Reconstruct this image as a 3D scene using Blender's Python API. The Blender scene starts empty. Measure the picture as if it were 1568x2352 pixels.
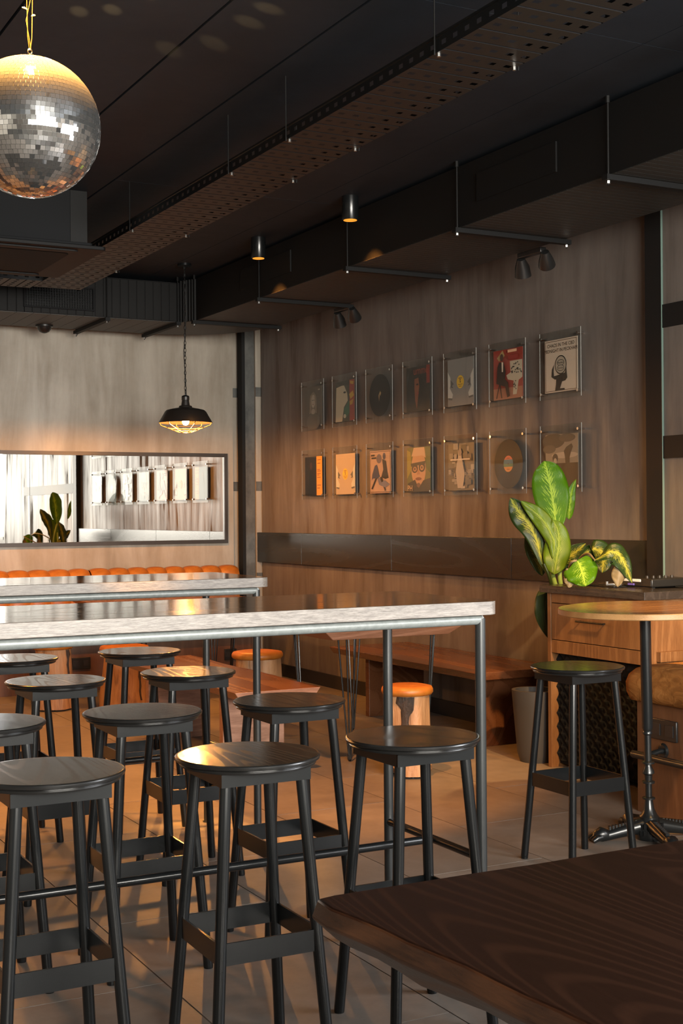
import bpy, bmesh, math, random
from math import sin, cos, pi, radians
from mathutils import Vector, Matrix, Euler, noise

random.seed(7)
S = bpy.context.scene
COL = S.collection

# ------------------------------------------------------------------ camera, world, lights, exposure
cd = bpy.data.cameras.new('camera')
cam = bpy.data.objects.new('camera', cd)
COL.objects.link(cam)
cd.sensor_fit = 'VERTICAL'
cd.sensor_height = 36.0
cd.lens = 3072.37 / 2352 * 36.0
cd.clip_start = 0.05
YAW, PITCH, ROLL = radians(27.934), radians(0.067), radians(0.428)
fw = Vector((sin(YAW) * cos(PITCH), cos(YAW) * cos(PITCH), sin(PITCH)))
rt = Vector((cos(YAW), -sin(YAW), 0))
dn = fw.cross(rt)
r2 = cos(ROLL) * rt + sin(ROLL) * dn
d2 = -sin(ROLL) * rt + cos(ROLL) * dn
m = Matrix((r2, -d2, -fw)).transposed().to_4x4()
m.translation = Vector((0, 0, 1.34))
cam.matrix_world = m
S.camera = cam

w = bpy.data.worlds.new('world')
S.world = w
w.use_nodes = True
w.node_tree.nodes['Background'].inputs[0].default_value = (0.5, 0.6, 0.75, 1)
w.node_tree.nodes['Background'].inputs[1].default_value = 0.15

S.view_settings.view_transform = 'Standard'
S.view_settings.look = 'None'
S.view_settings.gamma = 1.0
S.view_settings.exposure = 0.0
S.view_settings.use_curve_mapping = False
cy = S.cycles
cy.max_bounces = 8
cy.diffuse_bounces = 4
cy.glossy_bounces = 5
cy.transmission_bounces = 6
cy.transparent_max_bounces = 12
cy.caustics_reflective = True
cy.caustics_refractive = False
cy.sample_clamp_indirect = 3.0
cy.sample_clamp_direct = 0.0
cy.blur_glossy = 0.6
cy.use_denoising = True
try:
    cy.denoiser = 'OPENIMAGEDENOISE'
    cy.denoising_input_passes = 'RGB_ALBEDO_NORMAL'
except Exception:
    pass
cy.use_adaptive_sampling = True
cy.adaptive_threshold = 0.015


def area_light(name, loc, rot, sx, sy, power, color):
    l = bpy.data.lights.new(name, 'AREA')
    l.shape = 'RECTANGLE'
    l.size, l.size_y = sx, sy
    l.energy = power
    l.color = color
    o = bpy.data.objects.new(name, l)
    o.location = loc
    o.rotation_euler = rot
    COL.objects.link(o)
    return o


def spot_light(name, loc, target, power, color, angle, blend=0.4, radius=0.03):
    l = bpy.data.lights.new(name, 'SPOT')
    l.energy = power
    l.color = color
    l.spot_size = radians(angle)
    l.spot_blend = blend
    l.shadow_soft_size = radius
    o = bpy.data.objects.new(name, l)
    o.location = loc
    o.rotation_euler = (Vector(target) - Vector(loc)).to_track_quat('-Z', 'Y').to_euler()
    COL.objects.link(o)
    return o


# daylight through the shopfront window in the wall behind the camera
area_light('window_daylight', (1.55, -2.62, 2.0), (radians(90), 0, 0), 4.1, 1.65, 1250, (1.0, 0.95, 0.86))
area_light('side_window_daylight', (4.735, 0.35, 1.85), (radians(90), 0, radians(90)), 2.9, 1.6, 300, (0.95, 0.97, 1.0))
WARM = (1.0, 0.36, 0.065)
# warm ceiling spots
spot_light('tray_spotlight', (2.60, 5.17, 2.84), (2.6, 6.45, 0), 430, WARM, 72, 0.35, 0.03)
spot_light('bar_spotlight', (0.75, 6.3, 3.10), (0.95, 6.2, 0), 420, WARM, 92, 0.6, 0.14)
spot_light('ceiling_spotlight', (3.45, 2.7, 2.9), (4.42, 4.85, 0.65), 1050, (1.0, 0.58, 0.22), 42, 0.5, 0.04)
spot_light('mirror_ball_spotlight', (0.97, 3.64, 3.11), (1.02, 3.83, 2.60), 4000, (1.0, 0.46, 0.10), 40, 0.7, 0.03)

# ------------------------------------------------------------------ mesh helpers


class MB:
    def __init__(s):
        s.v, s.f, s.m = [], [], []
        s.uv = None

    def add(s, vs, fs, mi=0):
        b = len(s.v)
        s.v += [tuple(v) for v in vs]
        for f in fs:
            s.f.append([b + i for i in f])
            s.m.append(mi)

    def box(s, x0, y0, z0, x1, y1, z1, mi=0, mat=None):
        vs = [Vector((x, y, z)) for z in (z0, z1) for y in (y0, y1) for x in (x0, x1)]
        if mat is not None:
            vs = [mat @ v for v in vs]
        s.add(vs, [(0, 2, 3, 1), (4, 5, 7, 6), (0, 1, 5, 4), (2, 6, 7, 3), (0, 4, 6, 2), (1, 3, 7, 5)], mi)
        return s

    def quad(s, a, b, c, d, mi=0):
        s.add([a, b, c, d], [(0, 1, 2, 3)], mi)

    def cyl(s, p0, p1, r0, r1=None, seg=16, mi=0, caps=True):
        r1 = r0 if r1 is None else r1
        p0, p1 = Vector(p0), Vector(p1)
        return s.tube([p0, p1], [r0, r1], seg, mi, caps)

    def tube(s, pts, rs, seg=10, mi=0, caps=True):
        pts = [Vector(p) for p in pts]
        n = len(pts)
        if not hasattr(rs, '__len__'):
            rs = [rs] * n
        t0 = (pts[1] - pts[0]).normalized()
        up = Vector((0, 0, 1)) if abs(t0.z) < 0.9 else Vector((1, 0, 0))
        a = t0.cross(up).normalized()
        vs = []
        for i, p in enumerate(pts):
            t = (pts[min(i + 1, n - 1)] - pts[max(i - 1, 0)]).normalized()
            a = (a - t * a.dot(t)).normalized()
            b = t.cross(a)
            for k in range(seg):
                q = 2 * pi * k / seg
                vs.append(p + (a * cos(q) + b * sin(q)) * rs[i])
        fs = []
        for i in range(n - 1):
            for k in range(seg):
                fs.append((i * seg + k, i * seg + (k + 1) % seg, (i + 1) * seg + (k + 1) % seg, (i + 1) * seg + k))
        if caps:
            fs.append(tuple(range(seg - 1, -1, -1)))
            fs.append(tuple(range((n - 1) * seg, n * seg)))
        s.add(vs, fs, mi)
        return s

    def lathe(s, prof, c=(0, 0, 0), seg=32, mi=0, wob=None):
        c = Vector(c)
        vs, fs = [], []
        n = len(prof)
        for i, (r, z) in enumerate(prof):
            for k in range(seg):
                q = 2 * pi * k / seg
                rr = r * (wob(q, z) if wob else 1)
                vs.append(c + Vector((rr * cos(q), rr * sin(q), z)))
        for i in range(n - 1):
            for k in range(seg):
                fs.append((i * seg + k, i * seg + (k + 1) % seg, (i + 1) * seg + (k + 1) % seg, (i + 1) * seg + k))
        if prof[0][0] > 1e-5:
            fs.append(tuple(range(seg - 1, -1, -1)))
        if prof[-1][0] > 1e-5:
            fs.append(tuple(range((n - 1) * seg, n * seg)))
        s.add(vs, fs, mi)
        return s

    def prism(s, outl, z0, z1, mi=0, side=None, off=None):
        """outline in x,y extruded from z0 to z1; off = inward shift of the lower outline"""
        n = len(outl)
        lo = off if off else outl
        vs = [Vector((x, y, z0)) for x, y in lo] + [Vector((x, y, z1)) for x, y in outl]
        s.add(vs, [tuple(range(n - 1, -1, -1)), tuple(range(n, 2 * n))], mi)
        b = len(s.v) - 2 * n
        for k in range(n):
            s.f.append([b + k, b + (k + 1) % n, b + n + (k + 1) % n, b + n + k])
            s.m.append(mi if side is None else side)
        return s

    def build(s, name, mats, parent=None, smooth=35, bevel=0, loc=None):
        me = bpy.data.meshes.new(name)
        me.from_pydata(s.v, [], s.f)
        if not isinstance(mats, (list, tuple)):
            mats = [mats]
        for x in mats:
            me.materials.append(x)
        me.polygons.foreach_set('material_index', s.m)
        if s.uv:
            l = me.uv_layers.new(name='UVMap')
            for p in me.polygons:
                for li, vi in zip(p.loop_indices, p.vertices):
                    l.data[li].uv = s.uv[vi]
        bm = bmesh.new()
        bm.from_mesh(me)
        bmesh.ops.recalc_face_normals(bm, faces=bm.faces)
        bm.to_mesh(me)
        bm.free()
        if smooth:
            me.shade_smooth()
            me.set_sharp_from_angle(angle=radians(smooth))
        me.update()
        o = bpy.data.objects.new(name, me)
        COL.objects.link(o)
        if parent:
            o.parent = parent
        if loc:
            o.location = loc
        if bevel:
            b = o.modifiers.new('bevel', 'BEVEL')
            b.width = bevel
            b.segments = 2
            b.limit_method = 'ANGLE'
            b.angle_limit = radians(40)
        return o


def tag(o, label=None, cat=None, group=None, kind=None):
    if label: o['label'] = label
    if cat: o['category'] = cat
    if group: o['group'] = group
    if kind: o['kind'] = kind
    return o


def thing(name, label, cat, loc=(0, 0, 0), rz=0, group=None):
    o = bpy.data.objects.new(name, None)
    o.empty_display_size = 0.05
    o.location = loc
    o.rotation_euler = (0, 0, rz)
    COL.objects.link(o)
    return tag(o, label, cat, group)


def children_of(o):
    return [c for c in list(COL.objects) if c.parent == o]


def copy_tree(o, parent=None):
    c = o.copy()
    COL.objects.link(c)
    c.parent = parent
    for ch in children_of(o):
        copy_tree(ch, c)
    return c


def rrect(x0, y0, x1, y1, r, n=6):
    out = []
    for cx, cyy, a in ((x1 - r, y1 - r, 0), (x0 + r, y1 - r, 90), (x0 + r, y0 + r, 180), (x1 - r, y0 + r, 270)):
        for k in range(n + 1):
            q = radians(a + 90 * k / n)
            out.append((cx + r * cos(q), cyy + r * sin(q)))
    return out


# ------------------------------------------------------------------ materials


def mat(name, color=(0.5, 0.5, 0.5), rough=0.5, metal=0.0, spec=0.5, **kw):
    mt = bpy.data.materials.new(name)
    mt.use_nodes = True
    b = mt.node_tree.nodes['Principled BSDF']
    b.inputs['Base Color'].default_value = (*color, 1)
    b.inputs['Roughness'].default_value = rough
    b.inputs['Metallic'].default_value = metal
    b.inputs['Specular IOR Level'].default_value = spec
    for k, v in kw.items():
        b.inputs[k].default_value = v
    return mt


class NT:
    def __init__(s, mt):
        s.t = mt.node_tree
        s.b = s.t.nodes['Principled BSDF']

    def n(s, typ, **kw):
        o = s.t.nodes.new(typ)
        for k, v in kw.items():
            if k in o.inputs:
                o.inputs[k].default_value = v
            else:
                setattr(o, k, v)
        return o

    def l(s, a, b):
        s.t.links.new(a, b)

    def coords(s, scale=(1, 1, 1), kind='Object', rnd=0.0):
        tc = s.n('ShaderNodeTexCoord')
        mp = s.n('ShaderNodeMapping')
        mp.inputs['Scale'].default_value = scale
        s.l(tc.outputs[kind], mp.inputs['Vector'])
        if rnd:
            oi = s.n('ShaderNodeObjectInfo')
            mu = s.n('ShaderNodeMath', operation='MULTIPLY')
            mu.inputs[1].default_value = rnd
            s.l(oi.outputs['Random'], mu.inputs[0])
            cx = s.n('ShaderNodeCombineXYZ')
            for i in range(3):
                s.l(mu.outputs[0], cx.inputs[i])
            s.l(cx.outputs[0], mp.inputs['Location'])
        return mp.outputs[0]

    def noise(s, vec, scale, detail=4, rough=0.6, dist=0.0):
        o = s.n('ShaderNodeTexNoise')
        o.inputs['Scale'].default_value = scale
        o.inputs['Detail'].default_value = detail
        o.inputs['Roughness'].default_value = rough
        o.inputs['Distortion'].default_value = dist
        s.l(vec, o.inputs['Vector'])
        return o.outputs['Fac']

    def ramp(s, fac, stops):
        o = s.n('ShaderNodeValToRGB')
        e = o.color_ramp.elements
        while len(e) < len(stops):
            e.new(0.5)
        for k, (p, c) in enumerate(stops):
            e[k].position = p
            e[k].color = (*c, 1) if len(c) == 3 else c
        s.l(fac, o.inputs['Fac'])
        return o.outputs['Color']

    def mix(s, fac, a, b, mode='MIX'):
        o = s.n('ShaderNodeMix', data_type='RGBA', blend_type=mode)
        for sock, val in ((o.inputs[0], fac), (o.inputs[6], a), (o.inputs[7], b)):
            if hasattr(val, 'links'):
                s.l(val, sock)
            elif isinstance(val, tuple):
                sock.default_value = (*val, 1) if len(val) == 3 else val
            else:
                sock.default_value = val
        return o.outputs[2]

    def bump(s, h, strength=0.2, dist=0.01):
        o = s.n('ShaderNodeBump')
        o.inputs['Strength'].default_value = strength
        o.inputs['Distance'].default_value = dist
        s.l(h, o.inputs['Height'])
        s.l(o.outputs[0], s.b.inputs['Normal'])

    def color(s, c):
        s.l(c, s.b.inputs['Base Color'])

    def rough(s, f, lo, hi):
        o = s.n('ShaderNodeMapRange')
        o.inputs['To Min'].default_value = lo
        o.inputs['To Max'].default_value = hi
        s.l(f, o.inputs['Value'])
        s.l(o.outputs[0], s.b.inputs['Roughness'])


def plaster(name, ca, cb, cc, rough=(0.3, 0.5), streak=(2.2, 2.2, 0.35), sp=(0.04, 0.55), k2=0.35):
    mt = mat(name)
    t = NT(mt)
    v = t.coords(streak)
    n1 = t.noise(v, 2.2, 7, 0.62, 0.4)
    n2 = t.noise(t.coords((6, 6, 0.55)), 2.0, 5, 0.6)
    n3 = t.noise(t.coords((1, 1, 1)), 1.6, 8, 0.7)
    c = t.ramp(n1, [(0.3, ca), (0.52, cb), (0.74, cc)])
    c = t.mix(k2, c, t.ramp(n2, [(0.32, ca), (0.68, cc)]))
    c = t.mix(0.3, c, t.ramp(n3, [(0.35, ca), (0.7, cc)]))
    t.color(c)
    t.rough(n2, *rough)
    sm = t.n('ShaderNodeMapRange')
    sm.inputs['From Min'].default_value = 0.38
    sm.inputs['From Max'].default_value = 0.62
    sm.inputs['To Min'].default_value = sp[0]
    sm.inputs['To Max'].default_value = sp[1]
    t.l(n1, sm.inputs['Value'])
    t.l(sm.outputs[0], t.b.inputs['Specular IOR Level'])
    t.bump(n2, 0.12, 0.004)
    return mt


def wood(name, dark, light, axis='x', scale=1.0, rough=(0.25, 0.4), rings=7.0, grain=0.35, spec=0.5, bump=0.06, dist=5.0, coat=0.0):
    mt = mat(name, spec=spec)
    t = NT(mt)
    sc = {'x': (0.35, 3, 3), 'y': (3, 0.35, 3), 'z': (3, 3, 0.35)}[axis]
    sc = tuple(a * scale for a in sc)
    v = t.coords(sc, rnd=7.0)
    n0 = t.noise(v, 0.55, 1.5, 0.45, 0.3)
    mu = t.n('ShaderNodeMath', operation='MULTIPLY')
    mu.inputs[1].default_value = rings * 16
    t.l(n0, mu.inputs[0])
    si = t.n('ShaderNodeMath', operation='SINE')
    t.l(mu.outputs[0], si.inputs[0])
    mr = t.n('ShaderNodeMapRange')
    mr.inputs['From Min'].default_value = 0.25
    t.l(si.outputs[0], mr.inputs['Value'])
    fine = t.noise(t.coords(tuple(a * 14 for a in sc), rnd=3.0), 2.0, 4, 0.7)
    mid = t.mix(0.5, dark, light)
    c = t.mix(mr.outputs[0], dark, light)
    c = t.mix(grain, c, t.ramp(fine, [(0.35, dark), (0.65, light)]))
    t.color(c)
    t.rough(t.mix(0.5, fine, mr.outputs[0]), *rough)
    t.bump(fine, bump, 0.003)
    if coat:
        t.b.inputs['Coat Weight'].default_value = coat
        t.b.inputs['Coat Roughness'].default_value = 0.12
    return mt


M = {}
M['plaster'] = plaster('plaster_greige', (0.215, 0.188, 0.152), (0.315, 0.284, 0.235), (0.43, 0.392, 0.33), k2=0.2)
M['plaster_wall'] = plaster('plaster_brown_streaks', (0.088, 0.075, 0.067), (0.122, 0.106, 0.095), (0.172, 0.152, 0.137), (0.36, 0.72), (2.6, 2.6, 0.32), (0.0, 0.38), 0.25)
M['ceiling'] = plaster('ceiling_charcoal', (0.009, 0.0122, 0.0165), (0.0122, 0.0163, 0.022), (0.0165, 0.022, 0.0295), (0.6, 0.7), (0.7, 0.7, 0.7), (0.2, 0.22), 0.1)
M['black_metal'] = mat('black_powder_coat', (0.0055, 0.0062, 0.0066), 0.23, 0.0, 0.45)
M['black_gloss'] = mat('black_gloss_iron', (0.008, 0.009, 0.0095), 0.27, 0.0, 0.5)
M['duct_black'] = mat('duct_black_paint', (0.0045, 0.0045, 0.0046), 0.6, 0.0, 0.2)
M['duct_soffit'] = mat('duct_soffit_lagging', (0.020, 0.019, 0.017), 0.5, 0.0, 0.4)
M['steel'] = mat('dark_mill_steel', (0.085, 0.088, 0.086), 0.42, 0.35, 0.5)
t = NT(M['steel'])
nn = t.noise(t.coords((1, 1, 0.6)), 9, 6, 0.7)
t.color(t.ramp(nn, [(0.3, (0.055, 0.058, 0.058)), (0.7, (0.14, 0.14, 0.13))]))
M['steel_dark'] = mat('black_steel_flange', (0.008, 0.008, 0.008), 0.6, 0.0, 0.2)
M['leg_tube'] = mat('black_grey_leg_tube', (0.016, 0.018, 0.0185), 0.28, 0.0, 0.7)
M['grey_tube'] = mat('grey_painted_tube', (0.075, 0.085, 0.085), 0.36, 0.1, 0.6)
t = NT(M['grey_tube'])
nn = t.noise(t.coords((2, 2, 2)), 30, 3, 0.7)
t.color(t.ramp(nn, [(0.25, (0.11, 0.122, 0.12)), (0.70, (0.17, 0.185, 0.18)), (0.76, (0.45, 0.46, 0.44))]))
M['chrome'] = mat('polished_steel', (0.75, 0.73, 0.7), 0.15, 1.0)
M['zinc'] = mat('bright_zinc', (0.75, 0.75, 0.73), 0.25, 1.0)
M['seat_wood'] = wood('black_stained_oak', (0.005, 0.004, 0.0032), (0.022, 0.018, 0.012), 'y', 2.2, (0.09, 0.26), 12, 0.4, 0.38, 0.05, 6)
M['seat_rim'] = mat('black_lacquer_rim', (0.008, 0.0078, 0.0076), 0.24, 0.0, 0.5)
M['table_top'] = wood('dark_walnut_laminate', (0.018, 0.012, 0.008), (0.05, 0.032, 0.02), 'x', 2.0, (0.07, 0.14), 9, 0.6, 0.5, 0.012)
M['table_edge'] = wood('glare_pale_edge', (0.085, 0.072, 0.062), (0.215, 0.192, 0.172), 'x', 4.0, (0.35, 0.5), 6, 0.75, 0.5, 0.2)  # dark edge lightened, the window glare on it put into the colour
M['slab'] = wood('brown_slab_wood', (0.075, 0.026, 0.010), (0.135, 0.052, 0.021), 'y', 1.4, (0.22, 0.36), 5, 0.5, 0.5, 0.08)
M['slab_dark'] = wood('dark_slab_wood', (0.0095, 0.0038, 0.0023), (0.0175, 0.0068, 0.0036), 'y', 1.6, (0.4, 0.52), 20, 0.3, 0.06, 0.05, 7)
M['slab_edge_dark'] = wood('slab_side_wood', (0.022, 0.008, 0.004), (0.07, 0.026, 0.010), 'y', 2.2, (0.25, 0.4), 8, 0.4, 0.5, 0.2)
M['end_grain'] = wood('sawn_end_grain', (0.18, 0.085, 0.05), (0.32, 0.17, 0.11), 'x', 1.6, (0.35, 0.5), 10, 0.5)
M['cab_wood'] = wood('oak_veneer_cabinet', (0.125, 0.054, 0.019), (0.215, 0.103, 0.038), 'z', 1.6, (0.35, 0.5), 7, 0.5)
M['booth_wood'] = wood('stained_booth_wood', (0.075, 0.030, 0.013), (0.12, 0.052, 0.023), 'z', 1.2, (0.4, 0.55), 6, 0.5)
M['worktop'] = wood('charcoal_worktop', (0.022, 0.018, 0.016), (0.042, 0.034, 0.030), 'y', 2.0, (0.22, 0.34), 7, 0.6)
M['round_top'] = wood('round_oak_top', (0.13, 0.06, 0.025), (0.22, 0.11, 0.045), 'x', 2.0, (0.2, 0.3), 8, 0.5)
M['ply_edge'] = wood('plywood_edge', (0.24, 0.12, 0.04), (0.42, 0.23, 0.09), 'x', 4.0, (0.4, 0.5), 1, 0.6)
M['board'] = wood('smoked_veneer_board', (0.0125, 0.0122, 0.0085), (0.0165, 0.016, 0.0115), 'y', 1.1, (0.24, 0.30), 5, 0.45, 0.32, 0.03)
M['leather'] = mat('orange_leather', (0.55, 0.20, 0.028), 0.45)
t = NT(M['leather'])
nn = t.noise(t.coords((1, 1, 1)), 14, 5, 0.6)
t.color(t.ramp(nn, [(0.3, (0.27, 0.08, 0.008)), (0.7, (0.42, 0.145, 0.018))]))
t.bump(nn, 0.08, 0.004)
M['trunk'] = mat('peeled_trunk', (0.3, 0.15, 0.07), 0.5)
t = NT(M['trunk'])
n1 = t.noise(t.coords((8, 8, 1.2), rnd=5.0), 2.5, 6, 0.65, 0.6)
t.color(t.ramp(n1, [(0.25, (0.10, 0.045, 0.02)), (0.45, (0.30, 0.155, 0.07)), (0.75, (0.45, 0.26, 0.13))]))
t.bump(n1, 0.5, 0.02)
M['bark'] = mat('dark_bark', (0.02, 0.012, 0.008), 0.6)
M['bark'].node_tree.nodes['Principled BSDF'].inputs['Specular IOR Level'].default_value = 0.6
t = NT(M['bark'])
n1 = t.noise(t.coords((6, 6, 2)), 7, 6, 0.7)
t.color(t.ramp(n1, [(0.3, (0.008, 0.005, 0.004)), (0.7, (0.05, 0.03, 0.02))]))
t.bump(n1, 0.8, 0.02)
M['suede'] = mat('tan_suede', (0.33, 0.17, 0.07), 0.85)
t = NT(M['suede'])
n1 = t.noise(t.coords((1.4, 1, 1.6)), 11, 5, 0.6, 1.2)
t.color(t.ramp(n1, [(0.32, (0.15, 0.060, 0.014)), (0.55, (0.25, 0.107, 0.027)), (0.75, (0.35, 0.165, 0.05))]))
t.b.inputs['Specular IOR Level'].default_value = 0.15
t.bump(n1, 0.35, 0.02)
M['foam'] = mat('black_foam', (0.005, 0.005, 0.005), 0.85, 0.0, 0.2)
M['baseboard'] = mat('black_skirting', (0.012, 0.011, 0.011), 0.45)
M['socket'] = mat('black_socket', (0.010, 0.010, 0.010), 0.35)
M['white'] = mat('white_plastic', (0.8, 0.8, 0.78), 0.4)
M['cable'] = mat('black_cable', (0.012, 0.012, 0.012), 0.5)
M['pot'] = mat('charcoal_pot', (0.035, 0.032, 0.03), 0.55)
M['soil'] = mat('potting_soil', (0.02, 0.014, 0.01), 0.9)
M['mirror'] = mat('mirror_silver', (0.86, 0.85, 0.81), 0.012, 1.0)
M['frame_black'] = mat('black_mirror_frame', (0.02, 0.017, 0.014), 0.4)
M['glass_edge'] = mat('green_glass_edge', (0.10, 0.15, 0.13), 0.4)
M['paint_grey'] = mat('blue_grey_panel', (0.012, 0.0125, 0.0135), 0.75, 0.0, 0.06)
M['mirror_tile'] = mat('mirror_tile', (0.80, 0.81, 0.81), 0.04, 1.0)
_t = NT(M['mirror_tile'])
_g = _t.n('ShaderNodeBsdfDiffuse')
_g.inputs['Color'].default_value = (0.75, 0.75, 0.74, 1)
_m = _t.n('ShaderNodeMixShader')
_m.inputs[0].default_value = 0.03
_t.l(_t.b.outputs[0], _m.inputs[1])
_t.l(_g.outputs[0], _m.inputs[2])
_t.l(_m.outputs[0], [x for x in _t.t.nodes if x.type == 'OUTPUT_MATERIAL'][0].inputs[0])
M['ball_core'] = mat('ball_core', (0.10, 0.10, 0.09), 0.4, 0.6)
M['copper_wire'] = mat('copper_wire', (0.22, 0.11, 0.035), 0.35, 1.0)
M['stem'] = mat('leaf_stem', (0.24, 0.34, 0.07), 0.4)
M['stem_dry'] = mat('dry_stalk', (0.20, 0.15, 0.08), 0.6)

# floor tile
M['tile'] = mat('floor_tile_taupe', (0.15, 0.115, 0.09), 0.35)
t = NT(M['tile'])
v = t.coords((1, 1, 1), rnd=40.0)
n1 = t.noise(v, 2.2, 8, 0.62, 0.5)
n2 = t.noise(v, 14, 6, 0.7)
c = t.ramp(n1, [(0.3, (0.115, 0.096, 0.081)), (0.52, (0.158, 0.134, 0.114)), (0.75, (0.21, 0.182, 0.157))])
c = t.mix(0.25, c, t.ramp(n2, [(0.35, (0.12, 0.095, 0.078)), (0.7, (0.25, 0.21, 0.175))]))
t.color(c)
t.rough(n1, 0.40, 0.58)
t.bump(n2, 0.05, 0.003)
M['grout'] = mat('dark_grout', (0.03, 0.025, 0.02), 0.8)


def emit(name, color, strength):
    mt = mat(name, color, 0.5)
    b = mt.node_tree.nodes['Principled BSDF']
    b.inputs['Emission Color'].default_value = (*color, 1)
    b.inputs['Emission Strength'].default_value = strength
    return mt


M['bulb'] = emit('warm_bulb', (1.0, 0.38, 0.075), 4600)
M['amber_lens'] = emit('amber_lens', (1.0, 0.40, 0.04), 0.8)
M['fairy'] = emit('fairy_bulb', (1.0, 0.55, 0.12), 1.3)

# clear acrylic: see-through sheet with a real fresnel reflection
M['acrylic'] = bpy.data.materials.new('clear_acrylic')
M['acrylic'].use_nodes = True
nt = M['acrylic'].node_tree
nt.nodes.clear()
out = nt.nodes.new('ShaderNodeOutputMaterial')
mx = nt.nodes.new('ShaderNodeMixShader')
fr = nt.nodes.new('ShaderNodeFresnel')
fr.inputs['IOR'].default_value = 1.42
tr = nt.nodes.new('ShaderNodeBsdfTransparent')
tr.inputs[0].default_value = (0.93, 0.94, 0.93, 1)
gl = nt.nodes.new('ShaderNodeBsdfGlossy')
gl.inputs['Roughness'].default_value = 0.02
bn = nt.nodes.new('ShaderNodeBump')
bn.inputs['Strength'].default_value = 0.12
bn.inputs['Distance'].default_value = 0.02
tcn = nt.nodes.new('ShaderNodeTexCoord')
nz = nt.nodes.new('ShaderNodeTexNoise')
nz.inputs['Scale'].default_value = 3.5
nz.inputs['Detail'].default_value = 0.5
nt.links.new(tcn.outputs['Object'], nz.inputs['Vector'])
nt.links.new(nz.outputs['Fac'], bn.inputs['Height'])
nt.links.new(bn.outputs[0], gl.inputs['Normal'])
geo = nt.nodes.new('ShaderNodeNewGeometry')
ff = nt.nodes.new('ShaderNodeMath')
ff.operation = 'SUBTRACT'
ff.inputs[0].default_value = 1.0
fm = nt.nodes.new('ShaderNodeMath')
fm.operation = 'MULTIPLY'
nt.links.new(geo.outputs['Backfacing'], ff.inputs[1])
nt.links.new(fr.outputs[0], fm.inputs[0])
nt.links.new(ff.outputs[0], fm.inputs[1])
nt.links.new(fm.outputs[0], mx.inputs[0])
nt.links.new(tr.outputs[0], mx.inputs[1])
nt.links.new(gl.outputs[0], mx.inputs[2])
nt.links.new(mx.outputs[0], out.inputs[0])
M['acrylic_edge'] = mat('frosted_acrylic_edge', (0.30, 0.30, 0.28), 0.4)

# variegated leaf; uv x = across (0..1, 0.5 the midrib), y = along


def leaf_mat(name, base, deep, pale, amount, transl=0.25):
    mt = mat(name, base, 0.3, 0.0, 0.28)
    t = NT(mt)
    uv = t.n('ShaderNodeTexCoord').outputs['UV']
    sp = t.n('ShaderNodeSeparateXYZ')
    t.l(uv, sp.inputs[0])
    sub = t.n('ShaderNodeMath', operation='SUBTRACT')
    t.l(sp.outputs[0], sub.inputs[0])
    sub.inputs[1].default_value = 0.5
    ab = t.n('ShaderNodeMath', operation='ABSOLUTE')
    t.l(sub.outputs[0], ab.inputs[0])
    # slanted veins: along - 0.7*across
    sl = t.n('ShaderNodeMath', operation='MULTIPLY_ADD')
    t.l(ab.outputs[0], sl.inputs[0])
    sl.inputs[1].default_value = -0.75
    t.l(sp.outputs[1], sl.inputs[2])
    cx = t.n('ShaderNodeCombineXYZ')
    t.l(sub.outputs[0], cx.inputs[0])
    t.l(sl.outputs[0], cx.inputs[1])
    mp = t.n('ShaderNodeMapping')
    mp.inputs['Scale'].default_value = (7, 38, 1)
    t.l(cx.outputs[0], mp.inputs['Vector'])
    n1 = t.noise(mp.outputs[0], 1.0, 3, 0.6)
    # fade speckles towards the margin
    fd = t.n('ShaderNodeMapRange')
    fd.inputs['From Min'].default_value = 0.05
    fd.inputs['From Max'].default_value = 0.46
    fd.inputs['To Min'].default_value = amount
    fd.inputs['To Max'].default_value = -0.12
    t.l(ab.outputs[0], fd.inputs['Value'])
    ad = t.n('ShaderNodeMath', operation='ADD')
    t.l(n1, ad.inputs[0])
    t.l(fd.outputs[0], ad.inputs[1])
    msk = t.ramp(ad.outputs[0], [(0.60, (0, 0, 0)), (0.68, (1, 1, 1))])
    n2 = t.noise(uv, 5, 3, 0.6)
    c = t.mix(n2, deep, base)
    c = t.mix(msk, c, pale)
    rib = t.ramp(ab.outputs[0], [(0.012, (1, 1, 1)), (0.035, (0, 0, 0))])
    c = t.mix(rib, c, pale)
    t.color(c)
    mp2 = t.n('ShaderNodeMapping')
    mp2.inputs['Scale'].default_value = (1, 40, 1)
    t.l(cx.outputs[0], mp2.inputs['Vector'])
    wv = t.n('ShaderNodeTexWave', bands_direction='Y')
    wv.inputs['Scale'].default_value = 0.3
    wv.inputs['Distortion'].default_value = 1.0
    t.l(mp2.outputs[0], wv.inputs['Vector'])
    t.bump(wv.outputs['Fac'], 0.35, 0.006)
    # light through the blade
    tb = t.n('ShaderNodeBsdfTranslucent')
    t.l(c, tb.inputs[0])
    mxs = t.n('ShaderNodeMixShader')
    mxs.inputs[0].default_value = transl
    o = [x for x in t.t.nodes if x.type == 'OUTPUT_MATERIAL'][0]
    t.l(t.b.outputs[0], mxs.inputs[1])
    t.l(tb.outputs[0], mxs.inputs[2])
    t.l(mxs.outputs[0], o.inputs[0])
    return mt


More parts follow.
